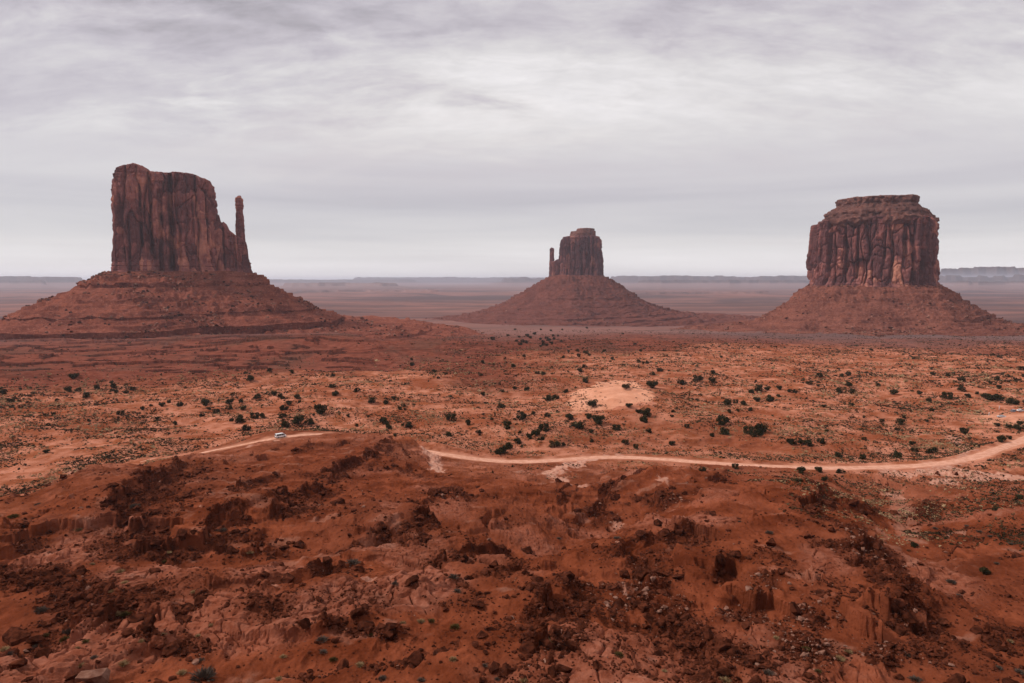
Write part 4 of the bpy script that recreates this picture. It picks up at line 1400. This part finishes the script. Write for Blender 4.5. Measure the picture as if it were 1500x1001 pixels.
T2 = [(640, 655, 5), (652, 668, 5), (668, 652, 6), (680, 662, 6), (692, 675, 6), (655, 682, 6), (672, 684, 6), (640, 690, 5), (705, 655, 5), (575, 640, 6), (588, 648, 5), (550, 665, 6), (520, 665, 5), (610, 630, 6), (535, 645, 4), (565, 672, 6), (540, 680, 6),
      (405, 655, 7), (860, 722, 7), (750, 747, 5), (775, 715, 5), (820, 713, 5), (825, 738, 6), (357, 769, 6), (950, 714, 6), (990, 752, 6), (1130, 712, 6), (1120, 767, 6), (1160, 772, 6), (1140, 770, 5), (1245, 712, 5), (740, 665, 4), (725, 640, 4), (700, 640, 4),
      (690, 615, 4), (640, 610, 4), (745, 610, 4), (515, 610, 4), (480, 640, 4), (865, 602, 4), (1040, 630, 4), (1205, 775, 5), (985, 680, 4), (1100, 680, 4)]
jun_px = [(x / 2.944, 520 + y / 2.944 + w * .30, w) for x, y, w in T4]
jun_px += [(500 + x / 2.944, 520 + y / 2.944 + w * .30, w) for x, y, w in T5]
jun_px += [(1000 + x / 2.944, 520 + y / 2.944 + w * .30, w) for x, y, w in T6]
jun_px += [(600 + x / 3.333, 300 + y / 3.333 + w * .25, w) for x, y, w in T2]
_r = random.Random(77)
while len(jun_px) < 292:                             # the many small bushes between the large ones
    x_, y_ = _r.uniform(0, 1500), 505 + 150 * _r.random() ** .8
    if x_ < 560 and (y_ < 548 or y_ > 625) or x_ > 1420 and 596 < y_ < 618 or 825 < x_ < 965 and 548 < y_ < 600 or y_ > 640 and x_ < 700:
        continue
    jun_px.append((x_, y_, _r.choice([5, 6, 6, 7, 8]) * (.7 if y_ < 530 else 1)))


def zone_name(px, py):
    if py < 512:
        return "on the distant flat before the farthest butte"
    if px < 200:
        return "on the sand below the finger butte" if py < 600 else "on the plain behind the near red ridge"
    if px < 400:
        return "on the scrubby sand beyond the red ridge"
    if px < 520:
        return "on the sand uphill of the white van"
    if px < 700:
        return "on the open sand between van and dark mound" if py < 640 else "beside the dark conical mound"
    if px < 830:
        return "in the brushy dip beyond the track" if py > 590 else "on the pale sand before the dip"
    if px < 1000:
        return "around the bare pink dune" if py < 640 else "near the winding dirt track"
    if px < 1200:
        return "on the rise beyond the track" if py < 665 else "along the edge of the dirt track"
    if py > 690:
        return "in the gully below the track"
    if py < 560:
        return "on the scrub before the round butte"
    return "near the parked cars" if px > 1390 else "on the scrubby flat inside the road bend"


SPECIAL = {  # photo position -> own label
    (414, 627): "upright dark juniper standing right behind the white van",
    (437, 622): "large wide juniper just upslope right of the white van",
    (469, 607): "largest dark juniper on the sand above the white van",
    (347, 620): "broad dark juniper left of the white van above the track",
    (361, 632): "round juniper closest to the track left of the white van",
    (877, 620): "big ragged juniper on the sand below the bare dune",
    (944, 608): "round-crowned juniper tree on a leaning trunk beside the dune",
    (956, 568): "wide juniper at the far right shoulder of the bare dune",
    (858, 561): "compact dark juniper at the upper left end of the dune",
    (917, 569): "low flat juniper growing on the bare dune itself",
    (763, 614): "big round juniper alone in the middle of the sandy plain",
    (1116, 634): "largest dark juniper on the rise above the track",
    (1443, 903): "dark juniper alone low in the gully below the track",
    (1461, 748): "lone round juniper in the right hand wash below the pale flat",
    (596, 627): "dark round juniper on sand just beyond the conical mound",
    (1058, 621): "wide juniper on the orange slope, left of the large pair",
    (1482, 592): "wide grey juniper thicket behind the parked cars",
}
jp = march([(a, b) for a, b, w in jun_px], terrain)
for k, ((px, py, w), p) in enumerate(zip(jun_px, jp)):
    dist = math.hypot(p[0], p[1])
    wid = w / 1000. * p[1] * 1.04
    cr, tr = JUN[k % len(JUN)]
    root = empty("juniper", (p[0], p[1], p[2] - .05))
    for src, nm in ((cr, "crown"), (tr, "trunk")):
        o = src.copy()
        o.name = nm
        COL.objects.link(o)
        o.parent = root
    s = wid / .86
    root.scale = (s, s, s * random.uniform(.78, 1.08))
    root.rotation_euler = (0, 0, random.uniform(0, 6.28))
    lab = None
    for (sx, sy), l in SPECIAL.items():
        if abs(sx - px) < 6 and abs(sy - py) < 9 and l not in {o.get('label') for o in COL.objects}:
            lab = l
    size = "small" if w < 9 else ("medium" if w < 13 else "large")
    if lab is None:
        lab = f"{size} dark green juniper bush {zone_name(px, py)}"
    tag(root, lab, "juniper", "junipers dotted over the desert")

# sagebrush and grass clumps on the near slope: x, y, width (photo pixels), kind
FG = [(x / 3., 700 + y / 3., w, k) for x, y, w, k in [
    (895, 885, 42, 's'), (415, 792, 12, 's'), (540, 822, 18, 't'), (20, 755, 14, 't'), (35, 780, 16, 's'), (305, 684, 20, 's'), (550, 605, 16, 'o'), (510, 602, 15, 't'), (548, 462, 11, 't'), (498, 500, 13, 't'), (290, 715, 18, 'o'),
    (200, 697, 12, 'o'), (375, 724, 12, 'o'), (712, 695, 14, 't'), (355, 826, 14, 't'), (1415, 716, 20, 's'), (1245, 788, 11, 't'), (527, 415, 13, 't'), (853, 505, 12, 't'), (345, 230, 14, 't'), (975, 235, 16, 's'), (590, 132, 16, 's'),
    (725, 376, 14, 'o'), (1100, 331, 12, 't'), (740, 331, 10, 't'), (160, 744, 13, 's'), (870, 696, 9, 't'), (930, 650, 9, 't'), (1420, 768, 14, 's'), (1465, 804, 14, 'o'), (1225, 886, 12, 't'), (60, 175, 16, 'o'), (405, 382, 9, 't'), (180, 590, 20, 's'),
    (880, 805, 14, 's'), (800, 860, 16, 't'), (345, 750, 10, 't'), (620, 720, 10, 't'), (170, 122, 12, 's')]]
FG += [(500 + x / 3., 700 + y / 3., w, k) for x, y, w, k in [
    (48, 380, 25, 's'), (490, 442, 19, 's'), (510, 503, 14, 's'), (240, 468, 15, 's'), (955, 270, 8, 's'), (1212, 270, 14, 's'), (500, 660, 17, 'o'), (490, 800, 14, 't'), (800, 895, 14, 't'), (80, 825, 15, 't'), (180, 888, 16, 's'), (905, 726, 16, 't'),
    (1190, 752, 14, 't'), (1220, 783, 15, 'o'), (350, 633, 14, 't'), (395, 634, 14, 'o'), (630, 828, 11, 's'), (685, 888, 10, 's'), (1420, 850, 9, 't'), (350, 893, 14, 's'), (1025, 742, 11, 's'), (270, 640, 10, 't'), (130, 690, 10, 'o')]]
FG += [(1000 + x / 3., 700 + y / 3., w, k) for x, y, w, k in [
    (730, 768, 13, 't'), (690, 800, 17, 't'), (540, 753, 13, 'o'), (595, 853, 12, 'o'), (375, 863, 18, 's'), (990, 783, 13, 's'), (1480, 858, 16, 's'), (1025, 892, 20, 's'), (185, 893, 18, 't'), (1445, 295, 11, 's'), (1020, 297, 12, 's'), (250, 195, 6, 's'),
    (1385, 145, 14, 's'), (1180, 462, 14, 's'), (1215, 520, 10, 's'), (1380, 380, 9, 's'), (1355, 262, 10, 's'), (1110, 225, 9, 's'), (1250, 215, 9, 's'), (1305, 240, 9, 's'), (410, 705, 10, 't'), (1390, 840, 12, 's'), (1440, 720, 10, 't'), (380, 245, 12, 's')]]


def clump_proto(kind, seed):
    r = np.random.default_rng(seed)
    V, F = [], []
    n = 260 if kind != 't' else 240
    for k in range(n):
        a = r.random() * 6.283
        el = r.random() ** .7 * 1.35 if kind == 't' else r.random() * 1.25
        d = np.array([math.cos(a) * math.sin(el), math.sin(a) * math.sin(el), math.cos(el) * .8])
        base = np.array([math.cos(a), math.sin(a), 0]) * r.random() * .14
        ln = r.uniform(.33, .5)
        side = np.cross(d, r.normal(size=3)); side /= np.linalg.norm(side) + 1e-9
        w = .018 if kind == 't' else .020
        i = len(V)
        s0 = .0 if kind == 't' else r.uniform(.1, .6)
        V += [base + d * ln * s0 - side * w * .6, base + d * ln * s0 + side * w * .6, base + d * ln * (.5 + s0 * .5) + side * w + np.array([0, 0, .02]), base + d * ln]
        F.append((i, i + 1, i + 2, i + 3))
    mat = {'s': M_SAGE, 't': M_TUFT, 'o': M_OLIVE}[kind]
    nm = {'s': "sagebrush", 't': "grass_tuft", 'o': "desert_shrub"}[kind]
    o = mesh_np(nm, np.array(V) - np.array([0, 0, .03]), np.array(F), mat, smooth=False)
    COL.objects.unlink(o)
    return o


CL = {k: [clump_proto(k, s) for s in (1, 2, 3)] for k in 'sto'}
fp = march([(a, b) for a, b, w, k in FG], terrain)
FGL = {'s': ("grey twiggy sagebrush", "sagebrush", "sagebrush on the near slope"), 't': ("pale dry grass tuft", "grass tuft", "dry grass tufts on the near slope"), 'o': ("olive brown low shrub", "shrub", "olive shrubs on the near slope")}


def fg_zone(px, py):
    if py > 930:
        v = "on the lowest bare ground"
    elif py > 850:
        v = "among near slabs"
    elif py > 780:
        v = "midway up the slope"
    else:
        v = "high on the red slope"
    if px < 170:
        return v + " at the far left"
    if px < 360:
        return v + " under the boulder ridge"
    if px < 560:
        return v + " below the dark boulder scarp"
    if px < 780:
        return v + " beside the long dark ledges"
    if px < 960:
        return v + " below the grey gully"
    if px < 1200:
        return v + " on the bedded slope"
    return v + " towards the wash"


used_labels = {}
for k, ((px, py, w, kd), p) in enumerate(zip(FG, fp)):
    o = CL[kd][k % 3].copy()
    COL.objects.link(o)
    o.location = p
    s = w / 1000. * p[1] / .82
    o.scale = (s, s, s * random.uniform(.7, 1.0))
    o.rotation_euler = (0, 0, random.uniform(0, 6.28))
    l, c, g = FGL[kd]
    sz = "tiny " if w < 11 else ("" if w < 16 else "large ")
    tag(o, f"{sz}{l} {fg_zone(px, py)}".replace('midway up', 'midway on'), c, g)

# ------------------------------------------------------------------ low scrub over the plain (uncountable)
def build_scrub():
    protos = []
    for s in range(5):
        V, F = leaf_cloud(100 + s, 6, [(0, 0, .22, .34), (.2, .1, .16, .25), (-.2, -.1, .16, .25)], .29, .6, .15)
        protos.append((V, F))
    r = np.random.default_rng(5)
    n = 900000
    a = r.uniform(-.92, .92, n)
    d = 1 / r.uniform(1 / 1500., 1 / 128., n)       # evenly over the visible ground
    x, y = a * d, d
    edge = sand_edge(a)
    rr = np.hypot(x, y)
    lim = np.interp(a, [-.8, -.3, -.05, .1, .3, .75, 1.0], [632, 632, 760, 1100, 1200, 1300, 1300])
    dens = .58 + .9 * fbm(x / 48, y / 48, 4, 400) + .5 * fbm(x / 9, y / 9, 2, 405)
    dens *= sstep(-4, 22, y - edge) * (1 - np.where(a < -.1, .86, .35) * sstep(-40, 80, rr - lim))
    wash = (a > .40 + .1 * perlin(y / 20, y * 0, 411)) & (y < edge + 5) & (y > 128)
    dens = np.where(wash, (.26 + .6 * fbm(x / 26, y / 26, 3, 410)) * sstep(125, 175, y + 20 * perlin(x / 20, y / 20, 413)), dens)
    under = (a > -.05) & (a < .45) & (y < edge) & (y > edge - 45)
    dens = np.where(under, .12 + .5 * fbm(x / 22, y / 22, 3, 412), dens)
    dun = np.exp(-(((x - DUNE_C[0]) / 26) ** 2 + ((y - DUNE_C[1]) / 42) ** 2) * 1.4)
    dens *= (1 - 1.3 * dun).clip(0, 1)
    og = np.exp(-(((a - .25) / .16) ** 2 + ((y - 345) / 26) ** 2))
    dens *= 1 - .85 * og
    rd, s, t = polydist(x, y, ROAD[::3, :2])
    dens *= sstep(5, 9, rd)
    keep = r.random(n) < np.clip(dens, 0, 1) * .8
    x, y = x[keep], y[keep]
    # the darker brush flats before the two farther buttes
    m2 = 34000
    a2, d2 = r.uniform(-.22, .9, m2), r.uniform(820, 1750, m2)
    x2, y2 = a2 * d2, d2
    k2 = r.random(m2) < np.clip(.28 + .9 * fbm(x2 / 130, y2 / 200, 4, 450), 0, 1)
    x, y = np.concatenate([x, x2[k2]]), np.concatenate([y, y2[k2]])
    z = terrain(x, y)
    sz = r.lognormal(-.12, .45, len(x)) * np.clip(np.hypot(x, y) / 480, .5, 1.6)
    pale = perlin(x / 26, y / 26, 420) + .9 * r.normal(0, .35, len(x)) > .24
    pale &= np.hypot(x, y) < 900
    o = scatter("scrub", protos, np.column_stack([x, y, z]), sz, [M_SCRUB, M_SCRUBP], pale.astype(int), tilt=.08)
    tag(o, "low dark sage and pale grass scrub spread over the sandy plain", "scrub", kind='stuff')


build_scrub()

# ------------------------------------------------------------------ rocks on the near slope
def build_rocks():
    r = np.random.default_rng(12)
    n = 800000
    a = r.uniform(-.95, .95, n)
    d = 1 / r.uniform(1 / 330., 1 / 52., n)
    x, y = a * d, d
    z, rub, sl, rd, pl, near = terrain(x, y, masks=True)
    dens = rub ** 1.3 * .9 + .012 * (y < sand_edge(a))
    dens = dens * (rd > 7)
    keep = r.random(n) < dens * .42
    x, y, z, rub = x[keep], y[keep], z[keep], rub[keep]
    sz = .22 + .26 * r.pareto(2.4, len(x))
    sz = np.minimum(sz, 2.6) * np.clip(y / 130., .75, 1.35)
    pp = np.full(len(x), .01)
    for qx, qy, _ in march([(645, 728), (870, 778), (795, 745), (900, 770), (1225, 765), (1130, 890), (1190, 930), (985, 735), (915, 868), (1270, 800)], terrain):
        pp = np.maximum(pp, .30 * np.exp(-(np.hypot(x - qx, y - qy) / 8.) ** 2))
    pale = (r.random(len(x)) < pp).astype(int)
    sz = np.where(pale == 1, np.minimum(sz, .95), sz)
    app = sz / y
    order = np.argsort(-app)
    own, rest = order[:270], order[270:]
    P = np.column_stack([x, y, z + sz * .12])
    o = scatter("rubble", ROCKS, P[rest], sz[rest], [M_ROCKD, M_ROCKP], pale[rest])
    tag(o, "broken dark red rubble below the ledges of the near slope", "rubble", kind='stuff')
    protos = []
    for k, (V, F) in enumerate(ROCKS):
        for mt in (M_ROCKD, M_ROCKP):
            ob = mesh_np("boulder", V, F, mt, smooth=False)
            COL.objects.unlink(ob)
            protos.append(ob)
    items = [(P[i], sz[i], int(pale[i])) for i in own]
    # boulders the photograph singles out
    named = [((284, 780, 12), "round dark boulder at the top of the boulder scarp", 0), ((365, 884, 17), "large round purplish boulder on the cracked slabs", 0), ((440, 914, 16), "rounded red boulder below the cracked slabs", 0),
             ((416, 803, 16), "blocky boulder right of the dark boulder scarp", 0), ((397, 812, 13), "flat boulder left of the blocky one beside the boulder scarp", 0), ((135, 998, 46), "pale flat slab at the bottom edge of the slope", 1),
             ((770, 952, 30), "dark broken outcrop block on the lowest slope", 0), ((22, 940, 44), "dark outcrop block at the far left of the slope", 0), ((28, 975, 24), "rounded block under the dark far left outcrop", 0), ((250, 955, 20), "dark square block above the big sagebrush", 0),
             ((705, 932, 18), "squat dark block beside the olive shrub", 0), ((915, 842, 18), "long dark boulder under the grey gully", 0)]
    mp = march([q[0][:2] for q in named], terrain)
    for (q, l, pl_), p in zip(named, mp):
        items.append((p + np.array([0, 0, .1]), q[2] / 1000. * p[1] * 1.05, pl_))
    labs = [None] * len(own) + [q[1] for q in named]
    for k, ((p, s, pl_), l) in enumerate(zip(items, labs)):
        ob = protos[(k % len(ROCKS)) * 2 + pl_].copy()
        COL.objects.link(ob)
        ob.location = p
        ob.scale = (s, s, s)
        ob.rotation_euler = (random.gauss(0, .2), random.gauss(0, .2), random.uniform(0, 6.28))
        if l is None:
            X, Y, Z = p
            f = Y * PC - Z * PS
            px = 750 + 1000 * X / f
            py = 500.5 - 1000 * (Y * PS + Z * PC) / f
            l = f"{'pale' if pl_ else 'dark red'} angular boulder {fg_zone(px, py)}"
        tag(ob, l, "boulder", "boulders on the near slope")


build_rocks()

# ------------------------------------------------------------------ vehicles and posts
M_WHITE = mat_plain("white_paint", (.78, .78, .78), (.82, .82, .82), 1, .35, .5)
M_SILVER = mat_plain("silver_paint", (.45, .46, .48), (.50, .51, .53), 1, .35, .5)
M_GREYP = mat_plain("grey_paint", (.16, .18, .21), (.20, .22, .25), 1, .35, .5)
M_GLASS = mat_plain("window_glass", (.02, .025, .03), (.03, .035, .04), 1, .12, .6)
M_TYRE = mat_plain("tyre_rubber", (.015, .015, .015), (.025, .024, .023), 3, .9, .1)
M_RIM = mat_plain("wheel_rim", (.35, .35, .36), (.42, .42, .43), 3, .4, .5, metallic=.6)
M_LAMP = mat_plain("lamp_lens", (.75, .75, .72), (.8, .8, .78), 3, .2, .5)
M_TAIL = mat_plain("tail_lens", (.35, .02, .02), (.4, .03, .03), 3, .25, .5)
M_TRIM = mat_plain("dark_trim", (.03, .03, .03), (.04, .04, .04), 3, .6, .3)


def side_body(profile, width, inset_z, inset):
    """car shell: a side outline (x along, z up) given width, pulled in above inset_z"""
    bm = bmesh.new()
    rows = []
    for sgn, f in ((-1, 1.0), (-.93, 1.03), (.93, 1.03), (1, 1.0)):
        row = []
        for x, z in profile:
            k = 1.0 - inset * max(0, z - inset_z)
            edge = .985 if abs(sgn) == 1 else 1.0
            row.append(bm.verts.new((x * edge, sgn * width / 2 * k, z if abs(sgn) < 1 else z - .02 * (z > inset_z))))
        rows.append(row)
    n = len(profile)
    for A, B in zip(rows[:-1], rows[1:]):
        for i in range(n):
            bm.faces.new((A[i], A[(i + 1) % n], B[(i + 1) % n], B[i]))
    bm.faces.new(rows[0][::-1]); bm.faces.new(rows[-1])
    bmesh.ops.recalc_face_normals(bm, faces=bm.faces)
    return bm


def add_box(bm, c, s):
    vs = [bm.verts.new((c[0] + dx * s[0] / 2, c[1] + dy * s[1] / 2, c[2] + dz * s[2] / 2)) for dx in (-1, 1) for dy in (-1, 1) for dz in (-1, 1)]
    for f in ((0, 1, 3, 2), (4, 6, 7, 5), (0, 4, 5, 1), (2, 3, 7, 6), (0, 2, 6, 4), (1, 5, 7, 3)):
        bm.faces.new([vs[i] for i in f])


def add_cyl_y(bm, c, r, w, seg=20):
    A = [bm.verts.new((c[0] + r * math.cos(t * 6.2832 / seg), c[1] - w / 2, c[2] + r * math.sin(t * 6.2832 / seg))) for t in range(seg)]
    B = [bm.verts.new((v.co.x, c[1] + w / 2, v.co.z)) for v in A]
    for i in range(seg):
        bm.faces.new((A[i], A[(i + 1) % seg], B[(i + 1) % seg], B[i]))
    bm.faces.new(A[::-1]); bm.faces.new(B)
    bmesh.ops.recalc_face_normals(bm, faces=bm.faces)


def panel(bm, pts, y, k):
    """a window lying on a side of the shell, 2 cm thick"""
    A = [bm.verts.new((x, y * (1 - k * max(0, z - 1.0)) , z)) for x, z in pts]
    B = [bm.verts.new((x, (y + math.copysign(.03, y)) * (1 - k * max(0, z - 1.0)), z)) for x, z in pts]
    n = len(pts)
    for i in range(n):
        bm.faces.new((A[i], A[(i + 1) % n], B[(i + 1) % n], B[i]))
    bm.faces.new(A[::-1]); bm.faces.new(B)
    bmesh.ops.recalc_face_normals(bm, faces=bm.faces)


def make_car(name, paint, prof, width, wins, front, rear, wheelx, wr, loc, rz, label, cat, group, pitch=0.0):
    root = empty(name, loc)
    root.rotation_euler = (0, pitch, rz)
    bm_obj("body", side_body(prof, width, 1.0, .10), paint, root)
    for sgn in (-1, 1):
        for w in wins:
            bm = bmesh.new(); panel(bm, w, sgn * width / 2 * 1.0, .10)
            bm_obj("side_window", bm, M_GLASS, root)
    for nm, q in (("windscreen", front), ("rear_window", rear)):
        (x0, z0), (x1, z1) = q
        nx = 1 if nm == "windscreen" else -1
        bm = bmesh.new()
        A = [bm.verts.new((x, s * width * .43 * (1 - .1 * max(0, z - 1)), z)) for (x, z) in ((x0, z0), (x1, z1)) for s in (-1, 1)]
        B = [bm.verts.new((v.co.x + .04 * nx, v.co.y, v.co.z + .02)) for v in A]
        for f in ((0, 1, 3, 2),):
            bm.faces.new([A[i] for i in f][::-1]); bm.faces.new([B[i] for i in f])
        for i, j in ((0, 1), (1, 3), (3, 2), (2, 0)):
            bm.faces.new((A[i], A[j], B[j], B[i]))
        bmesh.ops.recalc_face_normals(bm, faces=bm.faces)
        bm_obj(nm, bm, M_GLASS, root)
    for wx in wheelx:
        for s in (-1, 1):
            bm = bmesh.new(); add_cyl_y(bm, (wx, s * (width / 2 - .10), wr), wr, .24)
            wh = bm_obj("wheel", bm, M_TYRE, root, True)
            bm = bmesh.new(); add_cyl_y(bm, (wx, s * (width / 2 + .03), wr), wr * .6, .03)
            bm_obj("rim", bm, M_RIM, wh)
    xf = max(p[0] for p in prof); xb = min(p[0] for p in prof)
    for s in (-1, 1):
        bm = bmesh.new(); add_box(bm, (xf - .01, s * width * .37, .78), (.08, .30, .18)); bm_obj("headlight", bm, M_LAMP, root)
        bm = bmesh.new(); add_box(bm, (xb + .01, s * width * .42, .95), (.08, .16, .34)); bm_obj("tail_light", bm, M_TAIL, root)
    bm = bmesh.new(); add_box(bm, (xf, 0, .42), (.16, width * .96, .2)); bm_obj("bumper", bm, M_TRIM, root)
    bm = bmesh.new(); add_box(bm, (xb, 0, .45), (.14, width * .96, .2)); bm_obj("bumper", bm, M_TRIM, root)
    tag(root, label, cat, group)
    return root


def road_at(px):
    P = ROAD
    f = P[:, 1] * PC - P[:, 2] * PS
    pp = 750 + 1000 * P[:, 0] / f
    i = int(np.argmin(np.abs(pp - px)))
    t = P[min(i + 2, len(P) - 1), :2] - P[max(i - 2, 0), :2]
    return P[i], math.atan2(t[1], t[0])


VAN = [(-2.5, .5), (-2.58, .8), (-2.52, 1.15), (-2.36, 1.92), (-2.15, 2.06), (1.1, 2.06), (1.35, 1.98), (1.95, 1.24), (2.45, 1.12), (2.6, .9), (2.6, .45), (2.2, .38), (-2.2, .38)]
p, rz = road_at(414.5)
make_car("passenger_van", M_WHITE, VAN, 1.98,
         [[(-2.28, 1.14), (-1.2, 1.14), (-1.2, 1.88), (-2.14, 1.88)], [(-1.08, 1.14), (-.08, 1.14), (-.08, 1.88), (-1.08, 1.88)], [(.04, 1.14), (.88, 1.14), (.88, 1.88), (.04, 1.88)], [(1.0, 1.14), (1.76, 1.14), (1.26, 1.88), (1.0, 1.88)]],
         ((1.93, 1.28), (1.42, 1.92)), ((-2.50, 1.25), (-2.36, 1.85)), (-1.55, 1.65), .37,
         (p[0], p[1], p[2] + .10), rz + .12, "white van with dark side windows driving along the pale dirt track", "van", None)
SEDAN = [(-2.2, .45), (-2.28, .75), (-2.2, 1.0), (-1.55, 1.08), (-1.0, 1.44), (-.2, 1.5), (.4, 1.46), (1.1, 1.06), (2.0, .92), (2.25, .75), (2.25, .42), (1.9, .32), (-1.9, .32)]
SWIN = [[(-1.25, 1.06), (-.45, 1.06), (-.45, 1.38), (-.95, 1.36)], [(-.35, 1.06), (.75, 1.06), (.3, 1.38), (-.35, 1.40)]]
q = march([(1467, 612), (1484, 604), (1495, 603)], terrain)
make_car("parked_car", M_SILVER, SEDAN, 1.8, SWIN, ((1.02, 1.1), (.48, 1.42)), ((-1.45, 1.12), (-1.02, 1.40)), (-1.4, 1.4), .33,
         tuple(q[0]), 2.7, "silver car parked on bare sand, the nearer to the white marker posts", "car", "cars parked on the sand lay-by")
SUV = [(-2.25, .5), (-2.32, .85), (-2.25, 1.1), (-2.05, 1.72), (-1.8, 1.80), (.2, 1.80), (.55, 1.72), (1.15, 1.18), (2.05, 1.08), (2.3, .85), (2.3, .48), (1.9, .38), (-1.9, .38)]
UWIN = [[(-1.95, 1.14), (-1.1, 1.14), (-1.1, 1.62), (-1.85, 1.62)], [(-.98, 1.14), (-.15, 1.14), (-.15, 1.62), (-.98, 1.62)], [(-.03, 1.14), (.9, 1.14), (.48, 1.62), (-.03, 1.62)]]
make_car("parked_car", M_GREYP, SUV, 1.88, UWIN, ((1.1, 1.22), (.62, 1.70)), ((-2.22, 1.18), (-2.08, 1.66)), (-1.45, 1.45), .38,
         tuple(q[1]), 1.2, "dark grey tall car parked on bare sand farther from the marker posts", "car", "cars parked on the sand lay-by")
make_car("parked_car", M_WHITE, SEDAN, 1.8, SWIN, ((1.02, 1.1), (.48, 1.42)), ((-1.45, 1.12), (-1.02, 1.40)), (-1.4, 1.4), .33,
         tuple(q[2]), 0.1, "white car parked on bare sand right beside the dark grey one", "car", "cars parked on the sand lay-by")

for (px, py, hgt, lab) in [(1448.5, 609, 2.2, "shorter white marker post at the near corner of the parking clearing"), (1463.5, 600, 2.5, "white marker post nearer the parked cars")]:
    p = march([(px, py)], terrain)[0]
    root = empty("marker_post", tuple(p))
    bm = bmesh.new(); add_box(bm, (0, 0, hgt / 2 - .1), (.2, .2, hgt)); bmesh.ops.bevel(bm, geom=bm.edges[:], offset=.02, affect='EDGES')
    bm_obj("post", bm, M_WHITE, root)
    bm = bmesh.new(); add_box(bm, (0, -.14, hgt - .5), (.55, .06, .75)); bmesh.ops.bevel(bm, geom=bm.edges[:], offset=.015, affect='EDGES')
    bm_obj("sign_panel", bm, M_WHITE, root)
    tag(root, lab, "marker post", "white marker posts")

# ------------------------------------------------------------------ haze
def build_haze():
    bm = bmesh.new()
    add_box(bm, (0, 0, 32), (92000, 92000, 470))
    m = bpy.data.materials.new("desert_haze")
    m.use_nodes = True
    nt = m.node_tree
    nt.nodes.clear()
    v = nt.nodes.new('ShaderNodeVolumePrincipled')
    v.inputs['Color'].default_value = (.80, .85, 1.0, 1)
    v.inputs['Density'].default_value = 3.8e-5
    v.inputs['Anisotropy'].default_value = .2
    o = nt.nodes.new('ShaderNodeOutputMaterial')
    nt.links.new(v.outputs[0], o.inputs['Volume'])
    ob = bm_obj("haze", bm, m)
    tag(ob, "thin blue haze lying over the valley", "haze", kind='stuff')


build_haze()
